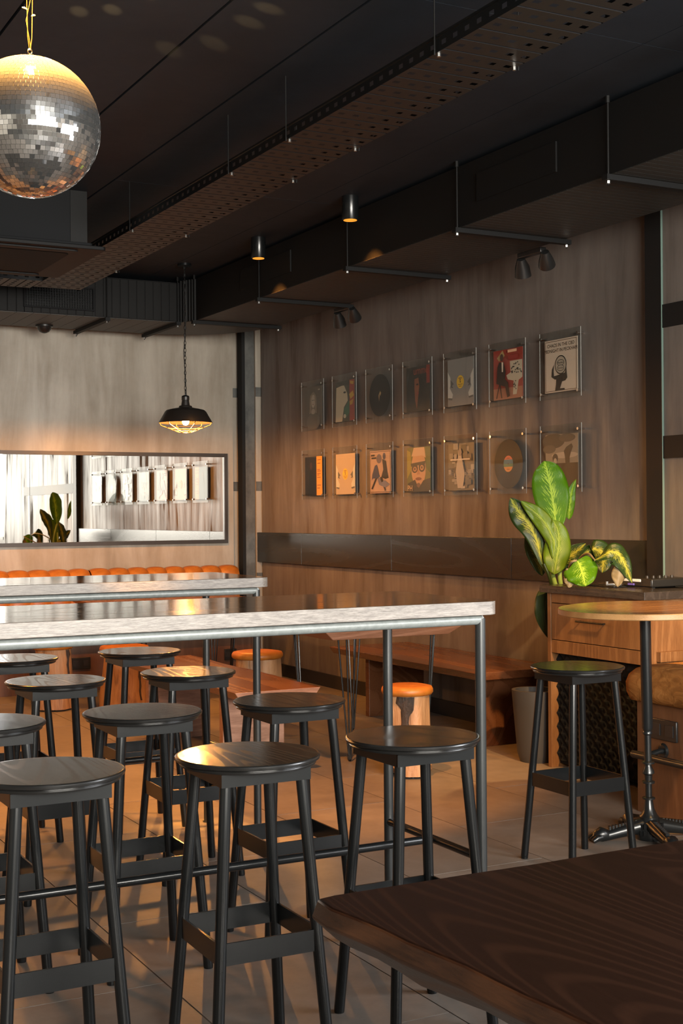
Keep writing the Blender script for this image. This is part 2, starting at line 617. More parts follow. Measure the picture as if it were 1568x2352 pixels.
M['leaf'] = leaf_mat('leaf_bright', (0.10, 0.24, 0.004), (0.045, 0.13, 0.004), (0.36, 0.50, 0.05), 0.13)
M['leaf_plain'] = leaf_mat('leaf_pale', (0.15, 0.24, 0.012), (0.08, 0.15, 0.008), (0.30, 0.38, 0.06), 0.08)
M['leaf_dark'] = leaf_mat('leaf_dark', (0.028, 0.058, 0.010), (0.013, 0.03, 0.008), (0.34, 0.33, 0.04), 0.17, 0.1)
M['leaf_black'] = leaf_mat('leaf_blackish', (0.03, 0.05, 0.012), (0.018, 0.03, 0.008), (0.05, 0.07, 0.02), 0.0, 0.1)  # darkest green, for the hanging leaf and one stem
M['leaf_dry'] = mat('leaf_dried', (0.16, 0.12, 0.06), 0.6)

# ------------------------------------------------------------------ room shell
ZC = 3.14
floor = MB().box(-4.2, -3.0, -0.12, 5.4, 11.0, -0.004).build('floor', M['grout'])
tag(floor, kind='structure')
tile_src = None
TW, TL = 0.59, 1.18
i = 0
for ix in range(-9, 7):
    for iy in range(-3, 10):
        x0 = 1.34 + TW * ix
        y0 = 4.22 + TL * iy + (0.59 if ix % 2 else 0)
        if x0 < -4.2 or x0 > 4.8 or y0 < -3.1 or y0 > 10.6:
            continue
        if tile_src is None:
            g = 0.0022
            tile_src = MB().box(g, g, -0.012, TW - g, TL - g, 0).build('tile', M['tile'], floor, smooth=0)
            o = tile_src
        else:
            o = tile_src.copy()
            COL.objects.link(o)
        o.location = (x0, y0, 0)

# ceiling: slab with grooved boards over the bar
ceil = MB().box(-4.2, -3.0, ZC + 0.02, 5.4, 11.0, ZC + 0.2).build('ceiling', M['steel_dark'])
tag(ceil, kind='structure')
xs = [-4.2, -3.1, -2.2, -1.3, -0.4, 0.55, 1.225, 1.865, 2.297]
for a, b in zip(xs, xs[1:]):
    MB().box(a + 0.006, -3.0, ZC, b - 0.006, 11.0, ZC + 0.02).build('panel', M['ceiling'], ceil, smooth=0)
ys = [-3.0, 1.2, 4.0, 6.9, 11.0]
for a, b in zip(ys, ys[1:]):
    MB().box(2.303, a + 0.002, ZC, 3.45, b - 0.002, ZC + 0.02).build('panel', M['ceiling'], ceil, smooth=0)
    MB().box(3.454, a + 0.002, ZC, 5.4, b - 0.002, ZC + 0.02).build('panel', M['ceiling'], ceil, smooth=0)

# back wall: cladding with the mirror on it, recess with steel straps in the corner
wb = MB()
wb.box(-4.2, 10.56, 0, 4.553, 10.9, ZC + 0.02)
wb.box(4.553, 10.60, 0, 4.712, 10.9, ZC + 0.02)
wb.box(4.712, 10.44, 0, 5.25, 10.9, ZC + 0.02)
tag(wb.build('wall_back', M['plaster'], smooth=0), kind='structure')
# side wall with the record frames: proud cladding, then the recessed stretch towards the street
wr = MB()
wr.box(4.755, 5.45, 0, 5.25, 10.41, ZC + 0.02)
wr.box(5.25, -3.0, 0, 5.4, 11.0, ZC + 0.02)
tag(wr.build('wall_right', M['plaster_wall'], smooth=0), kind='structure')
wr2 = MB().box(4.712, 1.85, 0, 5.25, 5.323, ZC + 0.02).box(4.712, -3.0, 0, 5.25, -1.15, ZC + 0.02).box(4.712, -1.15, 0, 5.25, 1.85, 1.0).box(4.712, -1.15, 2.7, 5.25, 1.85, ZC + 0.02).build('wall_right_recess', M['plaster_wall'], smooth=0)
tag(wr2, kind='structure')
tag(MB().box(-4.2, -3.0, 0, -4.0, 10.56, ZC + 0.02).build('wall_left', M['plaster'], smooth=0), kind='structure')
# street wall with the shopfront opening the daylight comes through (behind the camera)
wf = MB()
wf.box(-4.0, -2.75, 0, -0.55, -2.6, ZC + 0.02)
wf.box(3.65, -2.75, 0, 4.85, -2.6, ZC + 0.02)
wf.box(-0.55, -2.75, 0, 3.65, -2.6, 1.12)
wf.box(-0.55, -2.75, 2.85, 3.65, -2.6, ZC + 0.02)
tag(wf.build('wall_front', M['plaster'], smooth=0), kind='structure')
win = MB().box(-0.55, -2.62, 1.12, 3.65, -2.55, 1.17).box(-0.55, -2.62, 2.80, 3.65, -2.55, 2.85)
for x in (-0.55, 0.48, 1.51, 2.54, 3.60):
    win.box(x, -2.62, 1.12, x + 0.05, -2.55, 2.85)
tag(win.build('window_1', M['frame_black'], smooth=0), kind='structure')
win = MB().box(4.712, -1.15, 1.0, 4.76, 1.85, 1.04).box(4.712, -1.15, 2.66, 4.76, 1.85, 2.7)
for y in (-1.15, 0.33, 1.81):
    win.box(4.712, y, 1.0, 4.76, y + 0.04, 2.7)
tag(win.build('window_2', M['frame_black'], smooth=0), kind='structure')
# skirting
tag(MB().box(4.735, 6.0, 0, 4.755, 10.41, 0.10).build('baseboard_right', M['baseboard'], smooth=0), kind='structure')


def h_column(name, x0, y0, wx, wy, mt_face, mt_dark):
    b = MB()
    tf = 0.012
    b.box(x0, y0, 0, x0 + wx, y0 + tf, ZC)
    b.box(x0, y0 + wy - tf, 0, x0 + wx, y0 + wy, ZC)
    b.box(x0 + wx / 2 - 0.006, y0 + tf, 0, x0 + wx / 2 + 0.006, y0 + wy - tf, ZC)
    o = b.build(name, [mt_face], smooth=0)
    tag(o, kind='structure')
    return o


h_column('trim_1', 4.622, 10.455, 0.085, 0.10, M['steel'], M['steel_dark'])
tag(MB().box(4.594, 10.458, 0, 4.6215, 10.55, ZC).build('trim_2', M['steel_dark'], smooth=0), kind='structure')  # shadow side of the corner column, its shade put into the dark colour
tag(MB().box(4.70, 5.326, 0, 4.87, 5.4495, ZC).build('trim_3', M['steel_dark'], smooth=0), kind='structure')
tag(MB().box(4.699, 5.3235, 0, 4.7115, 5.3258, ZC).build('trim_4', M['glass_edge'], smooth=0), kind='structure')
k = 5
for za, zb in ((2.345, 2.425), (1.54, 1.62), (0.74, 0.84)):
    tag(MB().box(4.553, 10.590, za, 4.70, 10.60, zb).build('trim_%d' % k, M['steel'], smooth=0), kind='structure')
    tag(MB().box(4.712, 10.432, za, 4.97, 10.44, zb).build('trim_%d' % (k + 1), M['steel'], smooth=0), kind='structure')
    k += 2
for za, zb in ((2.287, 2.406), (1.612, 1.728)):
    tag(MB().box(4.704, 3.0, za, 4.712, 5.322, zb).build('trim_%d' % k, M['steel_dark'], smooth=0), kind='structure')
    k += 1

# ------------------------------------------------------------------ large mirror on the back wall
mr = thing('wall_mirror', 'long black-framed mirror hanging on the pale plaster wall above the orange banquette', 'mirror', (3.2, 10.56, 1.09))
x0, x1, z0, z1 = 1.35, 4.487, 1.096, 1.858


def mbx(name, mt, x0, y0, z0, x1, y1, z1, par, o=(0, 0, 0), bevel=0, smooth=0):
    return MB().box(x0 - o[0], y0 - o[1], z0 - o[2], x1 - o[0], y1 - o[1], z1 - o[2]).build(name, mt, par, smooth=smooth, bevel=bevel)


o0 = (3.2, 10.56, 1.09)
fwid = 0.03
mbx('frame_rail', M['frame_black'], x0, 10.525, z1 - fwid, x1, 10.56, z1, mr, o0)
mbx('frame_rail', M['frame_black'], x0, 10.525, z0, x1, 10.56, z0 + fwid, mr, o0)
mbx('frame_stile', M['frame_black'], x0, 10.525, z0 + fwid, x0 + fwid, 10.56, z1 - fwid, mr, o0)
mbx('frame_stile', M['frame_black'], x1 - fwid, 10.525, z0 + fwid, x1, 10.56, z1 - fwid, mr, o0)
mbx('pane', M['mirror'], x0 + fwid, 10.545, z0 + fwid, 2.791, 10.555, z1 - fwid, mr, o0)
mbx('pane', M['mirror'], 2.794, 10.545, z0 + fwid, x1 - fwid, 10.555, z1 - fwid, mr, o0)

# ------------------------------------------------------------------ wall boards behind the bench
wbd = thing('wall_board', 'long dark veneer board fixed along the plaster wall below the record frames', 'wall panel', (4.755, 8.0, 0.93))
for a, b in ((10.48, 9.588), (9.584, 8.156), (8.152, 6.702), (6.698, 5.46)):
    mbx('panel', M['board'], 4.718, b, 0.935, 4.755, a, 1.185, wbd, (4.755, 8.0, 0.93), 0.0015)

# ------------------------------------------------------------------ record frames
INK = {}


def ink(c, rough=0.5):
    key = tuple(round(x, 3) for x in c)
    if key not in INK:
        INK[key] = mat('print_%d' % len(INK), c, rough)
    return INK[key]


class Art:
    """flat print: polygons in sleeve coordinates (-1..1), stacked a hair apart"""

    def __init__(s, half):
        s.h, s.mb, s.mats, s.lay = half, MB(), [], 0

    def mi(s, c):
        m_ = ink(c)
        if m_ not in s.mats:
            s.mats.append(m_)
        return s.mats.index(m_)

    def poly(s, pts, c):
        s.lay += 1
        y = -0.00025 * s.lay
        vs = [(u * s.h, y, v * s.h) for u, v in pts]
        s.mb.add(vs, [tuple(range(len(vs)))], s.mi(c))
        return s

    def ell(s, u, v, a, b, c, n=28, rot=0):
        q = [(a * cos(2 * pi * k / n), b * sin(2 * pi * k / n)) for k in range(n)]
        return s.poly([(u + x * cos(rot) - y * sin(rot), v + x * sin(rot) + y * cos(rot)) for x, y in q], c)

    def rect(s, u0, v0, u1, v1, c):
        return s.poly([(u0, v0), (u1, v0), (u1, v1), (u0, v1)], c)

    def ring(s, u, v, a, b, wd, c, back, n=28):
        return s.ell(u, v, a, b, c, n).ell(u, v, a - wd, b - wd, back, n)

    def border(s, d, wd, c):
        for q in ((-d, d - wd, d, d), (-d, -d, d, -d + wd), (-d, -d, -d + wd, d), (d - wd, -d, d, d)):
            s.rect(*q, c)
        return s

    def text(s, body, u, v, size, c):
        cu = bpy.data.curves.new('txt', 'FONT')
        cu.body = body
        cu.size = size * s.h
        cu.align_x = 'CENTER'
        cu.align_y = 'CENTER'
        ob = bpy.data.objects.new('txt', cu)
        COL.objects.link(ob)
        dg = bpy.context.evaluated_depsgraph_get()
        me = bpy.data.meshes.new_from_object(ob.evaluated_get(dg))
        s.lay += 1
        y = -0.00025 * s.lay
        vs = [(p.co.x + u * s.h, y, p.co.y + v * s.h) for p in me.vertices]
        s.mb.add(vs, [tuple(p.vertices) for p in me.polygons], s.mi(c))
        bpy.data.objects.remove(ob)
        bpy.data.meshes.remove(me)
        bpy.data.curves.remove(cu)
        return s


BLK, CRM, GRY = (0.012, 0.011, 0.011), (0.62, 0.50, 0.40), (0.22, 0.215, 0.21)
YEL = (0.75, 0.47, 0.03)


def art_for(k, A):
    if k == 0:      # dim portrait
        A.ell(0, 0.1, .42, .62, (.20, .17, .14)).ell(0, .25, .22, .34, (.42, .37, .31)).ell(0, -.8, .75, .42, (.13, .11, .09))
        A.ell(0, -.28, .22, .14, (.36, .31, .26)).ell(-.08, .3, .04, .025, BLK).ell(.08, .3, .04, .025, BLK).ell(0, .08, .07, .02, (.2, .1, .09))
        A.poly([(-.3, .55), (-.16, .6), (-.2, .2), (-.3, -.35), (-.42, -.4)], (.27, .22, .17)).poly([(.3, .55), (.16, .6), (.2, .2), (.3, -.35), (.42, -.4)], (.27, .22, .17))
        A.rect(.6, .78, .78, .84, (.45, .4, .35))
    elif k == 1:    # collage in cream, green, red
        A.rect(-1, -1, 1, 1, (.05, .055, .04)).poly([(-.9, .7), (-.1, .8), (.25, .35), (.3, 0), (-.1, -.3), (-.3, -1), (-1, -1)], (.52, .46, .33))
        A.rect(.48, -1, 1, 1, (.30, .05, .035)).poly([(-.9, .95), (.5, 1), (.4, .75), (-.5, .78)], (.03, .03, .025)).poly([(-.1, -.4), (.45, 0), (.5, -.6), (0, -.9)], (.03, .13, .075))
        A.poly([(.45, .3), (.85, .45), (.95, .2), (.6, .05)], (.55, .33, .04)).poly([(.5, -.05), (.9, .05), (.8, -.2), (.55, -.25)], (.5, .28, .04)).ell(.0, .42, .14, .05, BLK)
        A.ell(0, -.75, .14, .1, (.5, .45, .33)).poly([(.55, .95), (.95, .9), (.9, .75), (.6, .8)], (.5, .3, .05))
    elif k in (2, 12):
        pass
    elif k == 3:
        A.rect(-1, -1, 1, 1, (.022, .022, .02)).rect(.72, .2, 1, 1, (.24, .03, .02)).ell(-.25, 0, .7, .95, (.014, .014, .014))
        A.poly([(-.3, .45), (.05, .5), (.12, .1), (.02, -.35), (-.1, -.9), (-.25, -.5), (-.3, 0)], (.22, .07, .035)).ell(-.05, .2, .1, .04, BLK).ell(-.03, -.2, .1, .05, (.25, .05, .04))
        A.text('ummé', .25, .8, .5, (.3, .055, .03))
    elif k in (4, 8):
        base = (.24, .235, .23) if k == 4 else (.46, .36, .27)
        wht = (.56, .54, .5)
        A.rect(-1, -1, 1, 1, base)
        for sg in (-1, 1):
            A.poly([(sg * 1, .5), (sg * .8, .25), (sg * .72, 0), (sg * .84, -.2), (sg * .6, -.5), (sg * .66, -.68), (sg * 1, -.62)], wht)
            A.poly([(sg * .78, .15), (sg * .52, -.05), (sg * .66, -.12), (sg * .56, -.22), (sg * .78, -.18)], (.11, .105, .1))
            A.poly([(sg * .95, -.62), (sg * .62, -.66), (sg * .66, -.74), (sg * .95, -.7)], (.12, .115, .11))
        A.ell(0, 0, .28, .28, YEL).ell(0, 0, .035, .035, BLK).rect(-.13, .14, .13, .18, (.25, .14, .02)).rect(-.17, -.12, .17, -.09, (.3, .17, .02)).rect(-.1, -.2, .12, -.17, (.3, .17, .02)).rect(-.04, .05, .04, .12, (.2, .1, .02))
    elif k == 5:    # red sleeve, seated figure beside a pale keyboard
        A.rect(-1, -1, 1, 1, (.33, .045, .03)).rect(-1, -1, 1, -.55, (.42, .17, .10)).poly([(-.75, .7), (-.35, .98), (-.2, .75), (-.6, .55)], (.5, .34, .14))
        A.poly([(.15, .5), (.2, .05), (-.1, -.05), (0, -.22), (.4, -.3), (.35, -.85), (.6, -.85), (.75, -.3), (1, -.2), (1, .5)], (.56, .47, .35))
        for q in range(26):
            A.ell(.25 + .72 * random.random(), -.02 + .46 * random.random(), .035, .03, BLK, 7)
        for q in range(10):
            A.ell(.45 + .2 * random.random(), -.8 + .5 * random.random(), .03, .03, BLK, 6)
        A.ell(-.33, .68, .11, .15, (.05, .025, .02)).poly([(-.5, .5), (-.2, .5), (-.05, .1), (-.1, -.2), (.1, -.35), (.22, -.9), (.05, -.95), (-.1, -.5), (-.7, -.35), (-.62, .3)], BLK)
        A.poly([(-.33, .5), (-.22, .48), (-.24, .1), (-.32, .1)], (.55, .47, .36)).poly([(-.5, -.35), (-.42, -.35), (-.3, -.95), (-.36, -.95)], BLK).poly([(-.5, -.35), (-.44, -.35), (-.66, -.95), (-.72, -.95)], BLK)
        A.rect(.1, .84, .72, .95, (.55, .33, .2)).rect(.12, .55, .8, .72, (.2, .02, .015))
    elif k == 6:    # cream sleeve with the two title lines and a dark figure behind a disc
        A.border(.955, .02, (.10, .05, .03))
        A.text('CHAOS IN THE CBD', 0, .78, .185, (.05, .025, .015)).text('MIDNIGHT IN PECKHAM', 0, .58, .185, (.05, .025, .015))
        A.poly([(-.42, .05), (-.54, -.12), (-.58, -.40), (-.35, -.52), (-.28, -.5), (-.30, -.72), (-.36, -.95), (.25, -.95), (.22, -.88), (-.05, -.87), (.08, -.62), (.28, -.6), (.40, -.5), (.36, -.25), (.34, -.05), (.25, -.3), (-.2, -.36), (-.42, -.38), (-.44, -.2)], BLK)
        A.ell(0, .02, .36, .36, BLK).ell(0, .02, .32, .32, (.40, .34, .27)).ring(0, .1, .22, .12, .02, BLK, (.40, .34, .27)).ring(0, -.1, .22, .12, .02, BLK, (.40, .34, .27))
        A.text('Rhythm', 0, .1, .12, BLK).text('Section', 0, -.1, .12, BLK)
    elif k == 7:
        A.rect(-1, -1, 1, 1, (.016, .013, .011)).rect(.32, -1, .96, 1, (.72, .33, .02))
        A.ell(-.3, -.35, .38, .55, (.035, .022, .014)).ell(-.3, .52, .12, .2, (.07, .03, .016)).poly([(-.45, .3), (-.15, .3), (.1, -.3), (.05, -1), (-.65, -1), (-.6, -.2)], (.008, .007, .007))
        for v_ in (.8, .62, .3, .22, .1, .02, -.1, -.5, -.65):
            A.rect(.42, v_, .42 + .44 * (.5 + .5 * abs(sin(v_ * 9))), v_ + .035, (.2, .07, .01))
    elif k == 9:
        A.border(.96, .025, (.05, .025, .015))
        ind, bk = (.05, .055, .11), (.02, .018, .02)
        A.ell(-.1, .62, .25, .22, (.13, .11, .15)).ell(.38, .72, .13, .16, ind).poly([(.2, .6), (.55, .5), (.7, -.1), (.8, -.3), (.5, -.35), (.1, -.25), (.3, .1)], bk)
        A.poly([(-.5, .3), (-.3, .35), (-.1, -.1), (0, -.2), (-.2, -.3), (-.7, -.3), (-.8, -.4), (-.75, -.1)], ind).poly([(-.45, -.3), (-.3, -.3), (-.72, -.82), (-.85, -.78)], bk)
        A.poly([(.0, -.25), (.2, -.25), (.55, -.85), (.45, -.92)], bk).poly([(-.25, -.3), (0, -.3), (.15, -.5), (.45, -.4), (.9, -.6), (.5, -.75), (-.1, -.6)], (.16, .16, .25))
        A.rect(-.85, .75, -.5, .83, bk).rect(-.8, .62, -.35, .7, bk)
    elif k == 10:
        A.rect(-1, -1, 1, 1, (.10, .11, .025)).poly([(.6, 1), (1, 1), (1, -.2), (.6, .1)], (.04, .085, .02)).poly([(-1, -.4), (-.6, .0), (-.7, .8), (-1, .9)], (.23, .2, .02))
        A.ell(0, .05, .62, .85, (.46, .26, .16)).poly([(-.6, .6), (-.4, .98), (.5, .98), (.62, .5), (.3, .62), (-.2, .6)], (.5, .33, .23))
        A.poly([(-1, -1), (-.9, -.6), (-.3, -.45), (.0, -.85), (.4, -.5), (1, -.4), (1, -1)], (.014, .013, .013)).ell(-.32, .05, .27, .2, BLK).ell(.3, .1, .27, .22, BLK).ell(-.3, .02, .16, .11, (.36, .19, .11)).ell(.3, .07, .16, .12, (.36, .19, .11))
        A.ell(-.3, .03, .06, .05, BLK).ell(.3, .08, .06, .05, BLK).poly([(-.65, .28), (.6, .36), (.58, .22), (-.62, .14)], BLK).poly([(-.06, .0), (.06, .0), (.16, -.22), (-.12, -.24)], (.36, .18, .1))
        A.ell(.02, -.42, .26, .07, (.16, .05, .035)).ell(.02, -.7, .16, .1, (.13, .07, .045))
        A.text('PH', -.72, -.84, .36, (.62, .42, .26))
    elif k == 11:
        random.seed(3)
        A.rect(-1, -1, 1, 1, (.12, .10, .08))
        for q in range(30):
            u, v_ = random.uniform(-.95, .75), random.uniform(-.95, .8)
            g = random.choice([.03, .05, .2, .28, .36])
            A.rect(u, v_, min(u + random.uniform(.1, .45), 1), min(v_ + random.uniform(.05, .3), 1), (g, g * .88, g * .74))
        A.poly([(-.15, .5), (.1, .5), (.35, -.3), (.2, -.9), (-.2, -.9), (-.35, -.2)], (.30, .25, .2)).ell(0, .62, .12, .17, (.16, .12, .1)).rect(-.75, .28, .75, .34, (.35, .31, .25))
        for q in range(6):
            A.rect(-.95, -.35 + q * .06, -.5, -.33 + q * .06, BLK).rect(.4, -.5 + q * .06, .95, -.48 + q * .06, BLK)
    elif k == 13:
        A.rect(-1, -1, 1, 1, (.24, .195, .15)).rect(-1, -1, 1, -.1, (.018, .014, .013)).ell(-.5, .75, .7, .28, (.045, .04, .036)).ell(.35, .85, .5, .16, (.07, .06, .05)).ell(-.75, .45, .4, .16, (.08, .07, .06)).ell(.2, .2, .8, .12, (.42, .34, .26))
        A.poly([(.25, -.1), (.2, .2), (.15, .35), (.3, .5), (.62, .62), (.7, .5), (.58, .3), (.5, .1), (.5, -.1)], (.02, .018, .016)).ell(-.38, .1, .17, .17, (.022, .02, .018)).ell(-.38, -.02, .1, .12, (.4, .34, .27))


sleeve_cols = [(.10, .085, .07), (.05, .055, .04), None, (.022, .022, .02), GRY, (.33, .045, .03), CRM, BLK, (.46, .36, .27), (.44, .30, .24), (.1, .11, .03), (.12, .1, .08), None, (.24, .2, .15)]
rec_labels = [
    'clear acrylic frame in the upper row holding a dim brown portrait sleeve',
    'clear acrylic frame holding a cream and green collage sleeve with a red side band',
    'clear acrylic frame in the upper row holding a plain black vinyl record',
    'clear acrylic frame holding a near-black face sleeve with small red lettering',
    'clear acrylic frame holding a grey sleeve with a round yellow label, upper row',
    'clear acrylic frame holding a red sleeve with a seated dark figure at a pale keyboard',
    'clear acrylic frame holding the cream CHAOS IN THE CBD sleeve with a dark figure',
    'clear acrylic frame holding a black sleeve with a broad orange stripe',
    'clear acrylic frame in the lower row holding a peach sleeve with a yellow label',
    'clear acrylic frame holding a pink sleeve with striding blue-black figures',
    'clear acrylic frame holding a painted face in glasses with the letters PH',
    'clear acrylic frame holding a busy black and white collage sleeve',
    'clear acrylic frame holding a black record with a red, blue and orange label',
    'clear acrylic frame behind the plant holding a cloudy black and white sleeve',
]
PW, PH_ = 0.385, 0.39
panel_src = stand_src = None
DY = 0.5275
for k in range(14):
    row, ci = divmod(k, 7)
    cyy = 9.367 - DY * ci
    cz = (2.189, 1.648)[row]
    fr_ = thing('record_frame', rec_labels[k], 'picture frame', (4.715, cyy, cz), -pi / 2, 'acrylic record frames in two rows on the wall')
    if panel_src is None:
        b = MB()
        b.box(-PW / 2, 0, -PH_ / 2, PW / 2, 0.0035, PH_ / 2)
        b.m = [1, 1, 0, 0, 1, 1]
        panel_src = b.build('acrylic_sheet', [M['acrylic'], M['acrylic_edge']], fr_, smooth=0)
        s_ = MB()
        s_.cyl((0, -0.010, 0), (0, -0.002, 0), 0.008, seg=12)
        s_.cyl((0, -0.002, 0), (0, 0.040, 0), 0.0055, seg=10)
        stand_src = s_.build('standoff', M['chrome'], None)
        st0 = stand_src
    else:
        o = panel_src.copy()
        COL.objects.link(o)
        o.parent = fr_
    for sx in (-1, 1):
        for sz in (-1, 1):
            if st0 is not None:
                o, st0 = st0, None
            else:
                o = stand_src.copy()
                COL.objects.link(o)
            o.parent = fr_
            o.location = (sx * (PW / 2 - 0.022), 0, sz * (PH_ / 2 - 0.033))
    h = 0.152
    dv = (-0.005, -0.012)[row]
    if sleeve_cols[k] is None:
        disc = MB()
        disc.lathe([(0.0, -0.001), (0.149, -0.001), (0.150, 0.0), (0.149, 0.001), (0.0, 0.001)], seg=56)
        disc.v = [(x, z, y) for x, y, z in disc.v]
        vinyl = mat('vinyl_%d' % k, (0.010, 0.010, 0.010), 0.5, 0.0, 0.25)
        so = disc.build('record', vinyl, fr_, loc=(0, 0.0085, dv))
        A = Art(h)
        if k == 2:
            A.poly([(.05, .2), (.15, .1), (.1, .0), (.0, -.05), (-.05, -.3), (-.1, 0), (-.02, .1)], (.45, .3, .14)).ell(0, 0, .03, .03, BLK)
        else:
            n = 24
            bands = [(.17, .34, (.55, .10, .06)), (0.0, .17, (.02, .16, .26)), (-.12, 0.0, (.03, .15, .08)), (-.34, -.12, (.62, .22, .02))]
            R_ = .33
            for lo, hi, c in bands:
                pts = []
                for q in range(9):
                    vv = max(-R_, min(R_, lo + (hi - lo) * q / 8))
                    pts.append((math.sqrt(max(0, R_ * R_ - vv * vv)), vv))
                A.poly(pts + [(-x, y) for x, y in reversed(pts)], c)
            A.ell(0, 0, .03, .03, BLK).ell(0, .22, .12, .02, (.2, .05, .03)).ell(0, -.22, .12, .02, (.3, .1, .02))
        pr = A.mb.build('label_print', A.mats, so, smooth=0)
        pr.location = (0, -0.0014, 0)
        if k == 2:
            pr['label'] = 'small cream emblem at the middle of the record'
        else:
            pr['label'] = 'round label in red, blue, green and orange bands'
    else:
        so = MB().box(-h, 0, -h, h, 0.003, h).build('sleeve', ink(sleeve_cols[k]), fr_, smooth=0, loc=(0, 0.0085, dv))
        A = Art(h)
        art_for(k, A)
        if A.mats:
            pr = A.mb.build('print', A.mats, so, smooth=0)
            pr.location = (0, -0.0002, 0)
random.seed(11)

# ------------------------------------------------------------------ bar stools
st = thing('bar_stool', '', 'stool')
b = MB()
b.lathe([(0.0, 0.728), (0.150, 0.728), (0.160, 0.728), (0.168, 0.730), (0.1695, 0.734), (0.168, 0.737), (0.172, 0.738), (0.178, 0.742), (0.179, 0.747), (0.1778, 0.7497), (0.1755, 0.7512), (0.1742, 0.7515), (0.170, 0.7515), (0.0, 0.7515)], seg=56)
for idx, f in enumerate(b.f):
    if len(f) > 3 and max(math.hypot(b.v[i][0], b.v[i][1]) for i in f) > 0.1743:
        b.m[idx] = 1
    if min(b.v[i][2] for i in f) < 0.75:
        b.m[idx] = 1
b.build('seat', [M['seat_wood'], M['seat_rim']], st, smooth=30)
ap = 0.113
b = MB()
for sx in (-1, 1):
    b.box(sx * ap - 0.003, -ap, 0.697, sx * ap + 0.003, ap, 0.728)
    b.box(-ap - 0.003, sx * ap - 0.003, 0.697, ap + 0.003, sx * ap + 0.003, 0.728)
b.build('apron', M['black_metal'], st, smooth=0)


def legpos(z):
    t_ = (0.70 - z) / 0.70
    return 0.099 + (0.1475 - 0.099) * t_


for sx in (-1, 1):
    for sy in (-1, 1):
        b = MB()
        a0, a1 = legpos(0), legpos(0.705)
        b.tube([(sx * a0, sy * a0, 0.0), (sx * a0, sy * a0, 0.006), (sx * a1, sy * a1, 0.705)], [0.0135, 0.0145, 0.0145], 18)
        b.build('leg', M['black_metal'], st, smooth=40)
zf0, zf1 = 0.285, 0.337
q = legpos(0.31)
for sx in (-1, 1):
    MB().box(sx * (q + 0.004) - 0.003, -q, zf0, sx * (q + 0.004) + 0.003, q, zf1).build('footrest_bar', M['black_metal'], st, smooth=0)
    MB().box(-q, sx * (q + 0.004) - 0.003, zf0, q, sx * (q + 0.004) + 0.003, zf1).build('footrest_bar', M['black_metal'], st, smooth=0)
GS = 'round black bar stools'
spots = [
    (1.82, 3.04, 0, 'round black bar stool with speckled seat, rounded end of the front bar table, window side'),
    (1.335, 3.02, 1, 'round black bar stool, second from the end of the front bar table, window side'),
    (0.845, 3.055, 2, 'round black bar stool with strong pale grain, third from the front table end, window side'),
    (1.838, 3.83, 0, 'round black bar stool pushed under the front bar table end, mirror side'),
    (1.352, 3.835, 1, 'round black bar stool with greenish sheen, second along the front table, mirror side'),
    (0.880, 3.860, 2, 'round black bar stool, third along the front bar table, mirror side'),
    (1.845, 4.72, 1, 'round black bar stool with an orange gleam at the back bar table end, window side'),
    (1.338, 4.72, 0, 'round black bar stool, second along the back bar table, window side'),
    (1.945, 5.55, 2, 'round black bar stool with a pale glossy seat at the back table end, mirror side'),
    (1.400, 5.55, 1, 'round black bar stool, second along the back bar table, mirror side'),
    (3.193, 4.105, 0, 'lone round black bar stool standing beside the tall round table'),
]
for k, (x, y, rr, lab) in enumerate(spots):
    o = st if k == 0 else copy_tree(st)
    o.location = (x, y, 0)
    o.rotation_euler = (0, 0, radians((0.6, -0.8, 0.4)[rr]))
    tag(o, lab, 'stool', GS)

# ------------------------------------------------------------------ long bar tables
def bar_table(x0, x1, y0, y1, label):
    zt, zs, rtube = 1.087, 1.048, 0.0145
    root = thing('bar_table', label, 'table', ((x0 + x1) / 2, (y0 + y1) / 2, 0), 0, 'long high bar tables')
    ox, oy = root.location.x, root.location.y
    outl = [(a - ox, b_ - oy) for a, b_ in rrect(x0, y0, x1, y1, 0.045, 8)]
    b = MB()
    b.prism(outl, zs, zt, 0, 1)
    b.build('tabletop', [M['table_top'], M['table_edge']], root, smooth=30, bevel=0.002)
    fx0, fx1, fy0, fy1 = x0 + 0.05 - ox, x1 - 0.052 - ox, y0 + 0.032 - oy, y1 - 0.032 - oy
    zt_ = zs - rtube
    for yy in (fy0, fy1):
        MB().cyl((fx0, yy, zt_), (fx1, yy, zt_), rtube, seg=16).build('frame_tube', M['grey_tube'], root)
    for xx in (fx0, fx1):
        MB().cyl((xx, fy0, zt_), (xx, fy1, zt_), rtube, seg=16).build('frame_tube', M['grey_tube'], root)
        for yy in (fy0, fy1):
            b = MB()
            b.cyl((xx, yy, 0.004), (xx, yy, zt_ + 0.004), rtube + 0.001, seg=18)
            b.cyl((xx, yy, 0), (xx, yy, 0.006), 0.02, seg=18)
            b.build('leg', M['leg_tube'], root)
        MB().cyl((xx, fy0, 0.35), (xx, fy1, 0.35), 0.0125, seg=14).build('footrail', M['black_metal'], root)
    ym = (fy0 + fy1) / 2
    MB().cyl((fx0, ym, 0.35), (fx1, ym, 0.35), 0.0125, seg=14).build('footrail', M['black_metal'], root)
    # bag hook under the top
    hx = fx1 - 0.22
    hk = MB().tube([(fx1 - 0.36, fy1 - 0.1, zt_ - 0.006), (hx, fy1 - 0.1, zt_ - 0.008)], 0.005, 8).tube([(hx, fy1 - 0.1, zt_ - 0.01), (hx + 0.02, fy1 - 0.1, zt_ - 0.012), (hx + 0.05, fy1 - 0.1, zt_ - 0.011), (hx + 0.07, fy1 - 0.1, zt_ - 0.004)], 0.006, 8, 1)
    h_ = hk.build('bag_hook', [M['black_metal'], M['white']], root)
    h_['label'] = 'white-tipped bag hook'
    return root


